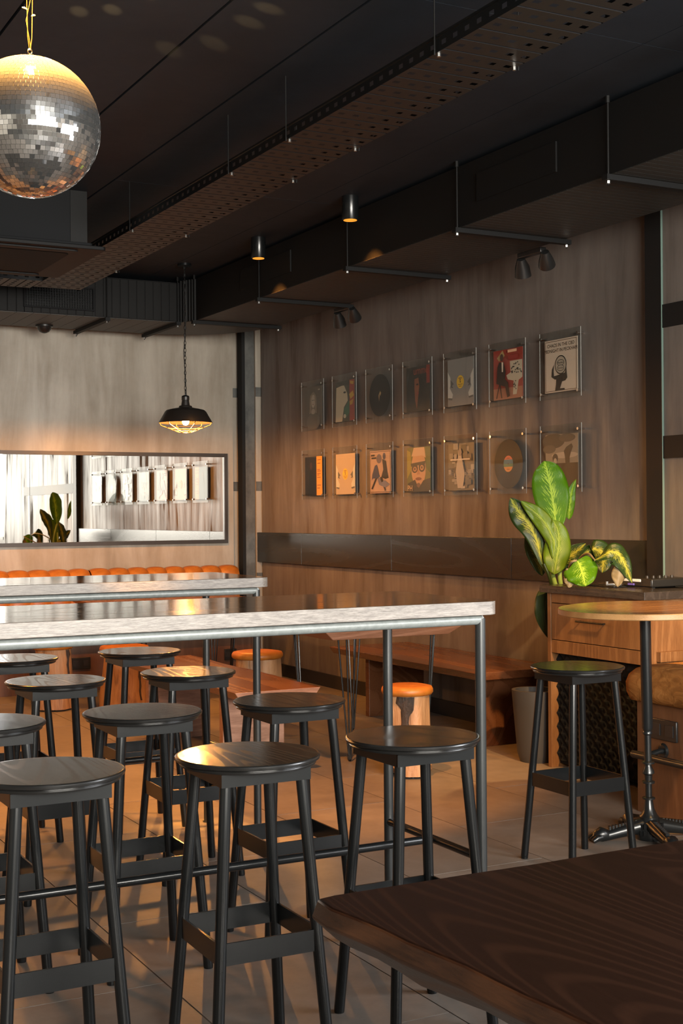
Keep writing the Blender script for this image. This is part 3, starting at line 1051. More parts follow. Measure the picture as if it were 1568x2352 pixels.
bar_table(0.05, 2.195, 3.168, 3.765, 'long high bar table with glare-lightened edge nearer the window, stools along both sides')
bar_table(0.05, 2.262, 4.872, 5.470, 'long high bar table with glare-lightened edge between the front table and orange banquette')

# ------------------------------------------------------------------ slab table by the camera
b = MB()
random.seed(5)
edge = []
for k in range(25):
    y = 1.838 - k * 0.062
    x = 0.915 + 0.060 * sin(max(0, (1.83 - y)) * 1.9) + 0.002 * sin(y * 31) + 0.008 * noise.noise((y * 5, 0, 0))
    edge.append((x, y))
top = [(2.6, 1.838 - 1.488), (2.6, 1.838)] + [(2.6 - (k + 1) * 0.14, 1.838 + 0.006 * noise.noise((k * .7, 3, 0))) for k in range(11)] + [(0.955, 1.838), (0.925, 1.832)] + [(x, y) for x, y in edge[1:]]
mid = [(x + (0.0 if x > 1.2 else -0.010), y + (0.004 if y > 1.8 else 0)) for x, y in top]
low = [(x + (0.004 if x > 1.2 else 0.030 + 0.012 * noise.noise((y * 6, 9, 0))), y - (0.006 if y > 1.8 else 0)) for x, y in top]
n = len(top)
vs = [(x, y, 0.683) for x, y in low] + [(x, y, 0.722) for x, y in mid] + [(x, y, 0.75) for x, y in top]
fs = [tuple(range(n - 1, -1, -1)), tuple(range(2 * n, 3 * n))]
b.add(vs[:], fs, 0)
for lv in range(2):
    for k in range(n):
        b.f.append([lv * n + k, lv * n + (k + 1) % n, (lv + 1) * n + (k + 1) % n, (lv + 1) * n + k])
        b.m.append(1)
ft = thing('slab_table', 'dark brown live-edge slab table standing before the bar stools, cut by the frame', 'table', (1.7, 1.1, 0))
b.v = [(x - 1.7, y - 1.1, z) for x, y, z in b.v]
b.build('tabletop', [M['slab_dark'], M['slab_edge_dark']], ft, smooth=40, bevel=0.004)
for xa, xb, y in ((1.09, 1.34, 1.50), (2.15, 2.4, 1.50)):
    mbx('leg', M['slab_edge_dark'], xa, y - 0.035, 0, xb, y + 0.035, 0.684, ft, (1.7, 1.1, 0), 0.004)

# ------------------------------------------------------------------ low live-edge tables on hairpin legs
def hairpin(parent, x, y, zt, dx, dy):
    b = MB()
    for a_ in ((dx, 0), (0, dy), (dx * .55, dy * .55)):
        b.tube([(x + a_[0], y + a_[1], zt), (x + a_[0] * 0.1, y + a_[1] * 0.1, 0.012)], 0.005, 8)
    b.tube([(x + dx * 0.1, y, 0.012), (x, y, 0.004), (x, y + dy * 0.1, 0.012)], 0.005, 8)
    b.box(x - 0.01 + min(0, dx), y - 0.01 + min(0, dy), zt - 0.003, x + 0.01 + max(0, dx), y + 0.01 + max(0, dy), zt)
    return b.build('hairpin_leg', M['black_metal'], parent)


def live_table(x0, x1, y0, y1, zt, th, label, legs):
    root = thing('live_edge_table', label, 'table', ((x0 + x1) / 2, (y0 + y1) / 2, 0), 0, 'low live-edge tables on hairpin legs')
    ox, oy = root.location.x, root.location.y
    outl = []
    N = 14
    for k in range(N + 1):
        f = k / N
        outl.append((x0 + (x1 - x0) * f, y0 + 0.008 * noise.noise((f * 4, 1, x0))))
    for k in range(1, N):
        f = k / N
        outl.append((x1 + 0.03 * noise.noise((f * 4, 5, x0)), y0 + (y1 - y0) * f))
    for k in range(N + 1):
        f = k / N
        outl.append((x1 + (x0 - x1) * f, y1 + 0.008 * noise.noise((f * 4, 2, x0))))
    for k in range(1, N):
        f = k / N
        outl.append((x0 + 0.03 * noise.noise((f * 4, 7, x0)), y1 + (y0 - y1) * f))
    outl = [(x - ox, y - oy) for x, y in outl]
    hx, hy = (x1 - x0) / 2, (y1 - y0) / 2
    low = [(x * (1 - 0.075 / hx), y * (1 - 0.045 / hy)) for x, y in outl]
    b = MB()
    b.prism(outl, zt - th, zt, 0, 1, low)
    b.build('tabletop', [M['slab'], M['end_grain']], root, smooth=30, bevel=0.003)
    for lx, ly, dx, dy in legs:
        hairpin(root, lx - ox, ly - oy, zt - th, dx, dy)
    return root


live_table(3.165, 4.03, 6.17, 7.45, 0.73, 0.055, 'low live-edge wooden table on black hairpin legs beside the long wall bench',
           [(3.42, 6.37, -0.07, -0.07), (3.90, 6.37, 0.06, -0.06), (3.44, 6.98, -0.06, 0.06), (3.93, 7.28, 0.06, 0.06)])
live_table(2.82, 4.02, 9.03, 9.62, 0.73, 0.05, 'low live-edge table on hairpin legs hidden behind the bar tables, by the banquette',
           [(3.25, 9.18, -0.07, -0.07), (3.90, 9.15, 0.07, -0.07), (3.1, 9.5, -0.06, 0.06), (3.92, 9.5, 0.06, 0.06)])

# ------------------------------------------------------------------ slab benches
def bench(x0, x1, y0, y1, zt, th, label, legs, mt_end):
    root = thing('slab_bench', label, 'bench', ((x0 + x1) / 2, (y0 + y1) / 2, 0), 0, 'brown slab benches')
    ox, oy = root.location.x, root.location.y
    outl = [(x0, y0), (x1, y0)]
    N = 16
    outl += [(x1 + (0.018 * noise.noise((k * .6, 5, x0)) if k < N else 0), y0 + (y1 - y0) * k / N) for k in range(1, N + 1)]
    outl += [(x0 + (0.018 * noise.noise((k * .6, 8, x0)) if k < N else 0), y1 + (y0 - y1) * k / N) for k in range(0, N)]
    outl = [(x - ox, y - oy) for x, y in outl]
    hx, hy = (x1 - x0) / 2, (y1 - y0) / 2
    low = [(x * (1 - 0.03 / hx), y * (1 - 0.004 / hy)) for x, y in outl]
    b = MB()
    b.prism(outl, zt - th, zt, 0, 1, low)
    b.build('seat', [M['slab'], mt_end], root, smooth=30, bevel=0.003)
    for a in legs:
        mbx('leg', mt_end, a[0], a[1], 0, a[2], a[3], zt - th, root, (ox, oy, 0), 0.002)
    return root


bench(2.645, 3.125, 6.135, 7.95, 0.45, 0.045, 'brown slab bench with pale sawn end standing between bar tables and low table',
      [(2.70, 6.42, 3.05, 6.47), (2.70, 7.55, 3.05, 7.60)], M['end_grain'])
bench(4.115, 4.733, 6.20, 7.96, 0.45, 0.045, 'long brown slab bench against the plaster wall under the dark board',
      [(4.28, 6.38, 4.70, 6.43), (4.28, 7.70, 4.70, 7.75)], M['slab'])

# ------------------------------------------------------------------ tree-stump stools
def stump(x, y, r, h, label, seed, bark=(0, 0), legs=False):
    root = thing('stump_stool', label, 'stool', (x, y, 0), 0, 'tree-stump stools with orange cushions')

    def wob(q, z):
        return 1 + 0.20 * noise.noise((cos(q) * 1.3 + seed, sin(q) * 1.3, z * 2.2)) + 0.07 * noise.noise((cos(q) * 5 + seed, sin(q) * 5, z * 3))
    b = MB()
    prof = [(r * (1.06 - 0.08 * k / 10), 0.012 + (h - 0.012) * k / 10) for k in range(11)]
    b.lathe([(0, 0.012)] + prof + [(0, h)], seg=40, wob=wob)
    if legs:
        # the foot of the trunk is cut into separate root feet
        b.v = [(vx, vy, vz + (0.045 * max(0, cos(3 * math.atan2(vy, vx) + 2.4)) if vz < 0.04 and (vx * vx + vy * vy) > 1e-6 else 0)) for vx, vy, vz in b.v]
    b.build('trunk', M['trunk'], root, smooth=60)
    for a in (0.3, 2.4, 4.5):
        MB().cyl((r * .7 * cos(a), r * .7 * sin(a), 0), (r * .7 * cos(a), r * .7 * sin(a), 0.05), 0.012, seg=10).build('foot', M['black_metal'], root)
    if bark[1] > 0:
        b = MB()
        a0, wd = bark
        nv = 10
        nu = 9
        vs, fs = [], []
        for i in range(nv + 1):
            z = h * (1 - 0.80 * i / nv) - 0.003
            half = wd * (1.0 if i < 2 else (0.75 - 0.05 * i)) * (1 + 0.5 * noise.noise((i * 1.3, seed, 2)))
            for j in range(nu + 1):
                q_ = a0 + half * (2 * j / nu - 1) + 0.18 * noise.noise((i * .8, seed, 7))
                bulge = 0.016 * sin(pi * j / nu) * (0.6 + 0.8 * abs(noise.noise((i * 1.1, j * 1.2, seed)))) - 0.001
                kk = z / h
                rr = r * (1.06 - 0.08 * kk) * wob(q_, z) + bulge
                vs.append((rr * cos(q_), rr * sin(q_), z))
        for i in range(nv):
            for j in range(nu):
                fs.append((i * (nu + 1) + j, i * (nu + 1) + j + 1, (i + 1) * (nu + 1) + j + 1, (i + 1) * (nu + 1) + j))
        b.add(vs, fs)
        o = b.build('bark', M['bark'], root, smooth=60)
        o['label'] = 'dark torn bark patch'
    b = MB()
    cr = r * 1.13
    b.lathe([(0, h), (cr * .94, h), (cr, h + .012), (cr * 1.0, h + .026), (cr * .95, h + .040), (cr * .7, h + .047), (0, h + .050)], seg=40,
            wob=lambda q_, z: 1 + 0.025 * noise.noise((cos(q_) * 2 + seed, sin(q_) * 2, 3)))
    b.build('cushion', M['leather'], root, smooth=60)
    return root


stump(3.50, 5.90, 0.118, 0.415, 'peeled stump stool with dark torn bark patch, in front of the low hairpin table', 1.0, (-2.2, 0.42), True)
stump(3.53, 7.82, 0.145, 0.42, 'pale stump stool with orange cushion behind the far end of the slab bench', 4.0)
stump(2.565, 9.12, 0.125, 0.42, 'tall stump stool with a loose bark flap, by the banquette socket', 8.0, (-0.9, 0.16))
stump(2.99, 8.85, 0.15, 0.40, 'reddish stump stool with a dark crack, between bark-flap stump and slab bench', 12.0, (-1.1, 0.13))

# ------------------------------------------------------------------ orange banquettes
def banquette(x0, x1, nch, label):
    root = thing('banquette', label, 'banquette', ((x0 + x1) / 2, 10.2, 0), 0, 'orange leather banquettes along the mirror wall')
    ox = root.location.x
    cw = (x1 - x0) / nch
    prof = []
    for k in range(9):
        q = pi * k / 8
        prof.append((cos(q), sin(q)))
    src = None
    for k in range(nch):
        if src is None:
            b = MB()
            # padded channel: rounded across and rounded over at the top
            nu, secs = 9, [(0.44, 0.0), (0.84, 0.0), (0.885, 0.012), (0.91, 0.05), (0.916, 0.10), (0.90, 0.17), (0.80, 0.19)]
            vs, fs = [], []
            for i, (z, d) in enumerate(secs):
                for j in range(nu):
                    f = j / (nu - 1)
                    pad = 0.020 * (1 - sin(pi * f) ** 0.6)
                    zz = z - (pad * 0.8 if z > 0.86 else 0)
                    vs.append((cw * f, -0.065 + d + (pad if d < 0.1 else 0), zz))
            for i in range(len(secs) - 1):
                for j in range(nu - 1):
                    fs.append((i * nu + j, i * nu + j + 1, (i + 1) * nu + j + 1, (i + 1) * nu + j))
            b.add(vs, fs)
            src = b.build('back_channel', M['leather'], root, smooth=50)
            o = src
        else:
            o = src.copy()
            COL.objects.link(o)
            o.parent = root
        o.location = (x0 + cw * k - ox, 10.40 - 10.2, 0)
    b = MB()
    b.prism(rrect(x0 - ox, 9.88 - 10.2, x1 - ox, 10.36 - 10.2, 0.03), 0.36, 0.45)
    b.build('seat_cushion', M['leather'], root, bevel=0.02)
    mbx('base', M['booth_wood'], x0, 9.93, 0, x1, 10.52, 0.36, root, (ox, 10.2, 0))
    return root


banquette(3.236, 4.515, 8, 'orange channel-backed banquette unit reaching the steel corner column')
banquette(1.286, 3.226, 12, 'orange channel-backed banquette unit running below the mirror seam')
for x0, x1, lab in ((2.93, 3.085, 'black double socket on the banquette base beside the bark-flap stump'), (4.19, 4.295, 'black socket on the banquette base behind the pale stump')):
    so = thing('wall_socket', lab, 'socket', ((x0 + x1) / 2, 9.93, 0.215))
    MB().box(-(x1 - x0) / 2, -0.010, -0.045, (x1 - x0) / 2, 0, 0.045).build('cover_plate', M['socket'], so, bevel=0.003)
    for sx in (-1, 1):
        MB().box(sx * (x1 - x0) / 4 - 0.02, -0.014, -0.02, sx * (x1 - x0) / 4 + 0.02, -0.0095, 0.02).build('outlet', M['baseboard'], so, smooth=0)

# ------------------------------------------------------------------ cabinet with drawers (behind the round table)
CX, CY0, CY1 = 4.256, 4.945, 5.715
cb = thing('cabinet', 'oak drawer cabinet with charcoal worktop and black foam front beside the plant', 'cabinet', (4.5, 5.33, 0))
oc = (4.5, 5.33, 0)
mbx('side_panel', M['cab_wood'], CX - 0.004, CY1 - 0.028, 0, 4.70, CY1, 0.917, cb, oc, 0.001)
mbx('side_panel', M['cab_wood'], CX + 0.006, CY0, 0, 4.70, CY0 + 0.028, 0.917, cb, oc, 0.001)
mbx('top_rail', M['cab_wood'], CX, CY0 + 0.028, 0.866, CX + 0.02, CY1 - 0.028, 0.917, cb, oc, 0.001)
dr = mbx('drawer', M['cab_wood'], CX, CY0 + 0.030, 0.674, CX + 0.02, CY1 - 0.030, 0.862, cb, oc, 0.001)
hd = MB()
hd.tube([(CX - 0.022 - oc[0], 5.235 - oc[1], 0.783), (CX - 0.022 - oc[0], 5.455 - oc[1], 0.783)], 0.005, 8)
for y in (5.25, 5.44):
    hd.tube([(CX - oc[0], y - oc[1], 0.783), (CX - 0.022 - oc[0], y - oc[1], 0.783)], 0.004, 8)
hd.build('handle', M['black_metal'], dr)
mbx('bottom_rail', M['cab_wood'], CX, CY0 + 0.028, 0.604, CX + 0.02, CY1 - 0.028, 0.670, cb, oc, 0.001)
mbx('carcass', M['foam'], CX + 0.05, CY0 + 0.03, 0.02, 4.695, CY1 - 0.03, 0.90, cb, oc)
# diamond-tufted foam
b = MB()
ny, nz_ = 20, 16
vs, fs = [], []
for i in range(nz_ * 2 + 1):
    for j in range(ny * 2 + 1):
        z = 0.04 + 0.56 * i / (nz_ * 2)
        y = CY0 + 0.03 + (CY1 - CY0 - 0.06) * j / (ny * 2)
        a = sin(pi * j / 2 + (pi / 2 if (i // 2) % 2 else 0)) if False else 0
        hgt = 0.020 * abs(sin(pi * (j + i) / 4)) * abs(sin(pi * (j - i) / 4))
        vs.append((CX + 0.048 - hgt - oc[0], y - oc[1], z))
w_ = ny * 2 + 1
for i in range(nz_ * 2):
    for j in range(ny * 2):
        fs.append((i * w_ + j, i * w_ + j + 1, (i + 1) * w_ + j + 1, (i + 1) * w_ + j))
b.add(vs, fs)
b.build('foam_panel', M['foam'], cb, smooth=50)
mbx('worktop', M['worktop'], 4.222, 4.915, 0.918, 4.70, 5.745, 0.957, cb, oc, 0.002)
mbx('cleat', M['cab_wood'], 4.318, 4.915, 0.62, 4.70, CY0, 0.668, cb, oc, 0.001)

# things on the worktop
mx_ = thing('audio_mixer', 'black audio mixer with pale front strip standing on the charcoal worktop', 'mixer', (4.565, 5.22, 0.957))
b = MB().box(-0.12, -0.10, 0.006, 0.14, 0.12, 0.048)
b.build('housing', M['socket'], mx_, bevel=0.006)
MB().box(-0.124, -0.02, 0.03, -0.1195, 0.118, 0.044).build('faceplate', M['white'], mx_, bevel=0.002)
MB().box(-0.124, -0.095, 0.012, -0.1195, -0.04, 0.04).build('faceplate', M['baseboard'], mx_, smooth=0)
for k in range(5):
    MB().cyl((-0.08 + 0.04 * k, -0.02, 0.048), (-0.08 + 0.04 * k, -0.02, 0.060), 0.009, 0.007, 12).build('knob', M['baseboard'], mx_)
MB().box(-0.125, 0.03, 0.012, -0.1195, 0.075, 0.022).build('button', mat('violet_button', (0.12, 0.09, 0.4), 0.4), mx_, smooth=0)
for x in (-0.10, 0.12):
    MB().box(x - 0.01, -0.09, 0, x + 0.01, 0.11, 0.006).build('foot', M['baseboard'], mx_, smooth=0)
tr_ = thing('cable_tray_pad', 'thin black pad lying on the worktop under the white cable', 'pad', (4.47, 5.42, 0.957))
MB().prism(rrect(-0.10, -0.10, 0.14, 0.13, 0.012), 0, 0.006).build('pad', M['socket'], tr_, bevel=0.002)
b = MB()
b.tube([(4.43, 5.44, 0.966), (4.44, 5.41, 0.968), (4.47, 5.36, 0.967), (4.50, 5.33, 0.970), (4.53, 5.29, 0.967), (4.51, 5.25, 0.968)], 0.0035, 8)
b.cyl((4.43, 5.445, 0.964), (4.43, 5.445, 0.980), 0.006, 0.006, 10)
b.tube([(4.515, 5.25, 0.968), (4.53, 5.21, 0.972), (4.555, 5.17, 0.984), (4.56, 5.13, 0.987)], [0.004, 0.005, 0.007, 0.007], 8)
tag(b.build('cable', M['white']), 'short white cable with plugs lying on the black pad beside the mixer', 'cable')
for k, pts in enumerate(([(4.60, 5.12, 0.962), (4.58, 5.0, 0.964), (4.555, 4.925, 0.962), (4.552, 4.909, 0.94), (4.56, 4.907, 0.80), (4.535, 4.907, 0.70), (4.55, 4.905, 0.63), (4.60, 4.90, 0.58)],
                         [(4.62, 5.10, 0.962), (4.64, 5.0, 0.965), (4.66, 4.93, 0.963), (4.67, 4.909, 0.945), (4.74, 4.907, 0.84), (4.80, 4.907, 0.72)])):
    b = MB().tube(pts, 0.0035, 8)
    tag(b.build('power_cable', M['cable']), ('thin black cable hanging in a curve down the oak cabinet end', 'second thin black cable draped over the worktop corner beside the mixer')[k], 'cable')

# ------------------------------------------------------------------ booth seat with suede cushion
bo = thing('booth_seat', 'high booth seat with tan suede cushion on a stained wooden base', 'booth', (4.4, 4.0, 0))
ob = (4.4, 4.0, 0)
mbx('base', M['booth_wood'], 3.965, 2.2, 0, 4.70, 4.67, 0.497, bo, ob)
b = MB()
outl = rrect(3.912 - ob[0], 2.2 - ob[1], 4.70 - ob[0], 4.712 - ob[1], 0.07, 6)
lay = [(0.030, 0.497), (0.006, 0.510), (-0.006, 0.545), (-0.008, 0.585), (0.002, 0.618), (0.022, 0.640), (0.055, 0.654), (0.11, 0.660), (0.2, 0.663)]
cxm, cym = 4.306 - ob[0], 3.456 - ob[1]
vs, fs = [], []
dense = []
for k in range(len(outl)):
    p, q_ = Vector((*outl[k], 0)), Vector((*outl[(k + 1) % len(outl)], 0))
    nseg = max(1, int((q_ - p).length / 0.06))
    dense += [p.lerp(q_, j / nseg) for j in range(nseg)]
n = len(dense)
for ins, z in lay:
    for p in dense:
        x = cxm + (p.x - cxm) * (1 - ins / 0.394)
        y = cym + (p.y - cym) * (1 - ins / 1.256)
        wv_ = 0.006 * noise.noise((p.x * 6, p.y * 6, z * 14))
        vs.append((x + wv_, y + wv_, z + 0.008 * noise.noise((x * 7, y * 7, 3)) * (z > 0.5)))
for i in range(len(lay) - 1):
    for k in range(n):
        fs.append((i * n + k, i * n + (k + 1) % n, (i + 1) * n + (k + 1) % n, (i + 1) * n + k))
fs.append(tuple(range(n - 1, -1, -1)))
fs.append(tuple(range((len(lay) - 1) * n, len(lay) * n)))
b.add(vs, fs)
b.build('cushion', M['suede'], bo, smooth=70)
sk = thing('wall_socket', 'black double socket on the booth base beside the iron table column', 'socket', (3.965, 4.49, 0.388))
MB().box(-0.012, -0.085, -0.045, 0, 0.085, 0.045).build('cover_plate', M['socket'], sk, bevel=0.003)
for sy in (-1, 1):
    MB().box(-0.016, sy * 0.042 - 0.025, -0.025, -0.011, sy * 0.042 + 0.025, 0.025).build('outlet', M['baseboard'], sk, smooth=0)
fr2 = thing('foot_rail', 'black tubular foot rail on brackets along the booth base', 'rail', (3.88, 4.0, 0.275))
MB().cyl((0, -1.6, 0), (0, 0.60, 0), 0.017, seg=14).build('tube', M['black_gloss'], fr2)
for y in (0.50, -0.6):
    b = MB()
    b.tube([(0.085, y, 0.02), (0.06, y, 0.02), (0.02, y, 0.012), (0, y, 0)], [0.012, 0.012, 0.013, 0.018], 12)
    b.cyl((0.085, y, 0.02), (0.077, y, 0.02), 0.034, 0.026, 18)
    b.cyl((0, y - 0.02, 0), (0, y + 0.02, 0), 0.021, seg=14)
    b.build('bracket', M['black_gloss'], fr2)

# ------------------------------------------------------------------ tall round table with cast-iron foot
rtb = thing('round_table', 'tall round oak table on a slim black cast-iron column with paw feet', 'table', (3.672, 4.255, 0))
rtb.rotation_euler = (0, radians(-0.9), 0)
b = MB()
b.lathe([(0, 0.923), (0.348, 0.923), (0.352, 0.926), (0.352, 0.945), (0.349, 0.948), (0.344, 0.948), (0, 0.948)], seg=72)
for idx, f in enumerate(b.f):
    zs_ = [b.v[i][2] for i in f]
    rs_ = [math.hypot(b.v[i][0], b.v[i][1]) for i in f]
    if min(rs_) > 0.346 and len(f) < 10:
        b.m[idx] = 1
b.build('tabletop', [M['round_top'], M['ply_edge']], rtb, smooth=30)
b = MB()
prof = [(0.0, 0.0), (0.055, 0.0), (0.058, 0.03), (0.050, 0.055), (0.047, 0.07), (0.040, 0.075), (0.040, 0.092), (0.033, 0.10), (0.022, 0.125), (0.016, 0.16), (0.026, 0.163), (0.026, 0.169), (0.014, 0.173), (0.014, 0.225), (0.026, 0.228), (0.026, 0.235), (0.015, 0.24), (0.017, 0.262), (0.025, 0.268), (0.024, 0.278), (0.015, 0.295), (0.014, 0.305), (0.026, 0.308), (0.026, 0.315), (0.0145, 0.319), (0.0145, 0.425), (0.020, 0.43), (0.020, 0.437), (0.017, 0.442), (0.0225, 0.455), (0.0225, 0.916), (0.035, 0.918), (0.08, 0.923)]
b.lathe(prof, seg=28)
b.build('column', M['black_gloss'], rtb, smooth=40)
b = MB()
for k in range(22):
    a = 2 * pi * k / 22
    for z0_, z1_, rr in ((0.048, 0.068, 0.0535), (0.022, 0.042, 0.058)):
        mm = Matrix.Rotation(a, 4, 'Z') @ Matrix.Translation((rr, 0, 0))
        b.box(-0.006, -0.0055, z0_, 0.004, 0.0055, z1_, mat=mm)
o = b.build('fluting', M['black_gloss'], rtb, smooth=0)
for k in range(4):
    a = radians(45 + 90 * k) + radians(118)
    mm = Matrix.Rotation(a, 4, 'Z')
    b = MB()
    pts = [(0.03, 0.056, 0.032), (0.08, 0.046, 0.028), (0.13, 0.036, 0.024), (0.175, 0.027, 0.022), (0.20, 0.024, 0.022)]
    b.tube([mm @ Vector((x, 0, z)) for x, z, r in pts], [r for x, z, r in pts], 12)
    for j in range(9):
        x = 0.06 + 0.014 * j
        b.box(x - 0.004, -0.008, 0.066 - 0.12 * (x - 0.05) - 0.012, x + 0.004, 0.008, 0.083 - 0.17 * (x - 0.05), mat=mm)
    b.build('foot', M['black_gloss'], rtb, smooth=50)
    b = MB()
    b.tube([mm @ Vector(p) for p in ((0.185, 0, 0.026), (0.21, 0, 0.032), (0.23, 0, 0.024), (0.245, 0, 0.012))], [0.024, 0.031, 0.022, 0.009], 12)
    for j in (-1, 0, 1):
        b.tube([mm @ Vector(p) for p in ((0.21, j * 0.018, 0.024), (0.235, j * 0.022, 0.022), (0.253, j * 0.024, 0.011))], [0.012, 0.014, 0.010], 10)
    b.build('paw', M['black_gloss'], rtb, smooth=60)

# ------------------------------------------------------------------ potted plant
bn_ = thing('planter_bin', 'empty charcoal round planter standing in the gap between bench and cabinet', 'planter', (4.295, 5.885, 0))
b = MB()
b.lathe([(0.0, 0.0), (0.085, 0.0), (0.100, 0.05), (0.126, 0.36), (0.128, 0.385), (0.108, 0.385), (0.090, 0.06), (0.0, 0.05)], seg=40)
b.build('tub', M['pot'], bn_, smooth=40)
PX, PY = 4.585, 5.90
pl = thing('potted_plant', 'broad-leaved variegated plant rising behind the charcoal worktop of the cabinet', 'plant', (PX, PY, 0))
b = MB()
b.lathe([(0.0, 0.0), (0.105, 0.0), (0.110, 0.05), (0.135, 0.56), (0.137, 0.60), (0.125, 0.60), (0.118, 0.56), (0.0, 0.56)], seg=40)
b.build('pot', M['pot'], pl, smooth=40)
MB().lathe([(0, 0.555), (0.118, 0.562), (0, 0.572)], seg=30).build('soil', M['soil'], pl)


def catmull(pts, n):
    P = [Vector(p) for p in pts]
    P = [P[0] * 2 - P[1]] + P + [P[-1] * 2 - P[-2]]
    out = []
    segs = len(P) - 3
    for k in range(n + 1):
        t_ = k / n * segs
        i = min(int(t_), segs - 1)
        f = t_ - i
        p0, p1, p2, p3 = P[i:i + 4]
        out.append(0.5 * ((2 * p1) + (-p0 + p2) * f + (2 * p0 - 5 * p1 + 4 * p2 - p3) * f * f + (-p0 + 3 * p1 - 3 * p2 + p3) * f ** 3))
    return out


def leaf(name, mid, width, side, mt, fold=0.15, peak=0.45, wave=0.012, seed=0, blunt=0.75, parent=None):
    """mid: midrib points in world; side: across direction; fold: how much the halves lift"""
    n, mhalf = 26, 5
    P = catmull(mid, n)
    side = Vector(side).normalized()
    b = MB()
    vs, fs, uv = [], [], []
    for k, p in enumerate(P):
        t_ = k / n
        tan = (P[min(k + 1, n)] - P[max(k - 1, 0)]).normalized()
        s_ = (side - tan * side.dot(tan)).normalized()
        nm = tan.cross(s_)
        wv_ = (sin(pi * t_ ** (math.log(0.5) / math.log(peak))) ** blunt) if 0 < t_ < 1 else 0.0
        for j in range(-mhalf, mhalf + 1):
            f = j / mhalf
            ww = width / 2 * wv_
            q_ = p + s_ * f * ww + nm * (fold * abs(f) ** 1.3 * ww + wave * abs(f) * noise.noise((t_ * 6, seed, f)))
            vs.append(q_ - Vector((PX, PY, 0)))
            uv.append((0.5 + 0.5 * f, t_))
    w_ = 2 * mhalf + 1
    for k in range(n):
        for j in range(2 * mhalf):
            fs.append((k * w_ + j, k * w_ + j + 1, (k + 1) * w_ + j + 1, (k + 1) * w_ + j))
    b.add(vs, fs)
    b.uv = uv
    o = b.build(name, mt, parent or pl, smooth=70)
    sd = o.modifiers.new('thick', 'SOLIDIFY')
    sd.thickness = 0.0012
    return o


CR = Vector((0.8835, -0.4685, 0))     # across the plant as seen from the room
def stalk(pts, rs, mt=None):
    b = MB()
    Q = catmull(pts, 18)
    m_ = len(rs)
    R = [rs[0] + (rs[-1] - rs[0]) * k / 18 for k in range(19)]
    b.tube([q - Vector((PX, PY, 0)) for q in Q], R, 10)
    return b.build('stem', mt or M['stem'], pl, smooth=60)


def S3(px, k=1.0295):
    """push a point measured on a nearer plane back along the sight line, onto the plant's own depth"""
    return (px[0] * k, px[1] * k, 1.34 + (px[2] - 1.34) * k)


stalk([(4.57, 5.89, 0.56), (4.47, 5.84, 0.78), S3((4.235, 5.627, 0.969)), S3((4.161, 5.548, 1.064), 1.04), S3((4.243, 5.617, 1.254))], [0.016, 0.011])
stalk([(4.60, 5.90, 0.56), (4.50, 5.86, 0.78), S3((4.262, 5.613, 0.969)), S3((4.255, 5.61, 1.06)), S3((4.25, 5.613, 1.15))], [0.015, 0.010])
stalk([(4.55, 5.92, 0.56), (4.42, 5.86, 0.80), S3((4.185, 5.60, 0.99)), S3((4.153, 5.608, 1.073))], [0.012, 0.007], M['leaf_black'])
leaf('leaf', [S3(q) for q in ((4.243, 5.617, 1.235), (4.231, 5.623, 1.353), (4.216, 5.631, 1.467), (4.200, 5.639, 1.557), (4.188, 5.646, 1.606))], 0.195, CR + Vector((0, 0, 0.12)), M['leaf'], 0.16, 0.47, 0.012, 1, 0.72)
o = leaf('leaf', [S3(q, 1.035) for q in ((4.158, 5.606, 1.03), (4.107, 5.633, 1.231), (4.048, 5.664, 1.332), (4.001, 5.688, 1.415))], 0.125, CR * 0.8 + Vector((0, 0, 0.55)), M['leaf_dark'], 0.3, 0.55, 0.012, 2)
o['label'] = 'dark yellow-flecked leaf'
leaf('leaf', [S3(q, 1.035) for q in ((4.163, 5.548, 1.10), (4.170, 5.545, 1.19), (4.125, 5.567, 1.29), (4.078, 5.591, 1.345), (4.020, 5.622, 1.398))], 0.095, CR * 0.7 + Vector((0, 0, 0.7)), M['leaf_plain'], 0.5, 0.5, 0.012, 3)
leaf('leaf', [S3(q, 1.035) for q in ((4.170, 5.545, 1.02), (4.180, 5.540, 1.09), (4.192, 5.533, 1.17), (4.188, 5.536, 1.25), (4.165, 5.548, 1.30))], 0.145, CR + Vector((0, 0, 0.1)), M['leaf_plain'], 0.45, 0.4, 0.01, 4)
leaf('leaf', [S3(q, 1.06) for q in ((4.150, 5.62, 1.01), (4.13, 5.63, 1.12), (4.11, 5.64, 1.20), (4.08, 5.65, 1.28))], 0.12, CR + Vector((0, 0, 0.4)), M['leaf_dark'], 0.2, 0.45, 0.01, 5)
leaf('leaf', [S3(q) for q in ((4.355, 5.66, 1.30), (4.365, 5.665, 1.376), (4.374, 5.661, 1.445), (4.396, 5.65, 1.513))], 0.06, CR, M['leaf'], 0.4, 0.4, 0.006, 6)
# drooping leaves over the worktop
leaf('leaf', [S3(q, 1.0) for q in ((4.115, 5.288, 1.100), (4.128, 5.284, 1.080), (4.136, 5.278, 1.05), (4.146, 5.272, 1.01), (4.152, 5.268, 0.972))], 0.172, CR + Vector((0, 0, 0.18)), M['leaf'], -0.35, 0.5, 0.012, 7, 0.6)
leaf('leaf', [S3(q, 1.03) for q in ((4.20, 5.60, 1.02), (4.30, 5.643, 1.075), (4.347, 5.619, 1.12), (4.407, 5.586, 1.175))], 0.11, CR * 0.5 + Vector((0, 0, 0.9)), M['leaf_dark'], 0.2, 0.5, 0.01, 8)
leaf('leaf', [S3(q, 1.02) for q in ((4.25, 5.42, 1.12), (4.30, 5.39, 1.15), (4.33, 5.37, 1.13), (4.34, 5.36, 1.08), (4.33, 5.36, 1.03))], 0.13, CR + Vector((0, 0, 0.3)), M['leaf_dark'], -0.4, 0.5, 0.012, 9)
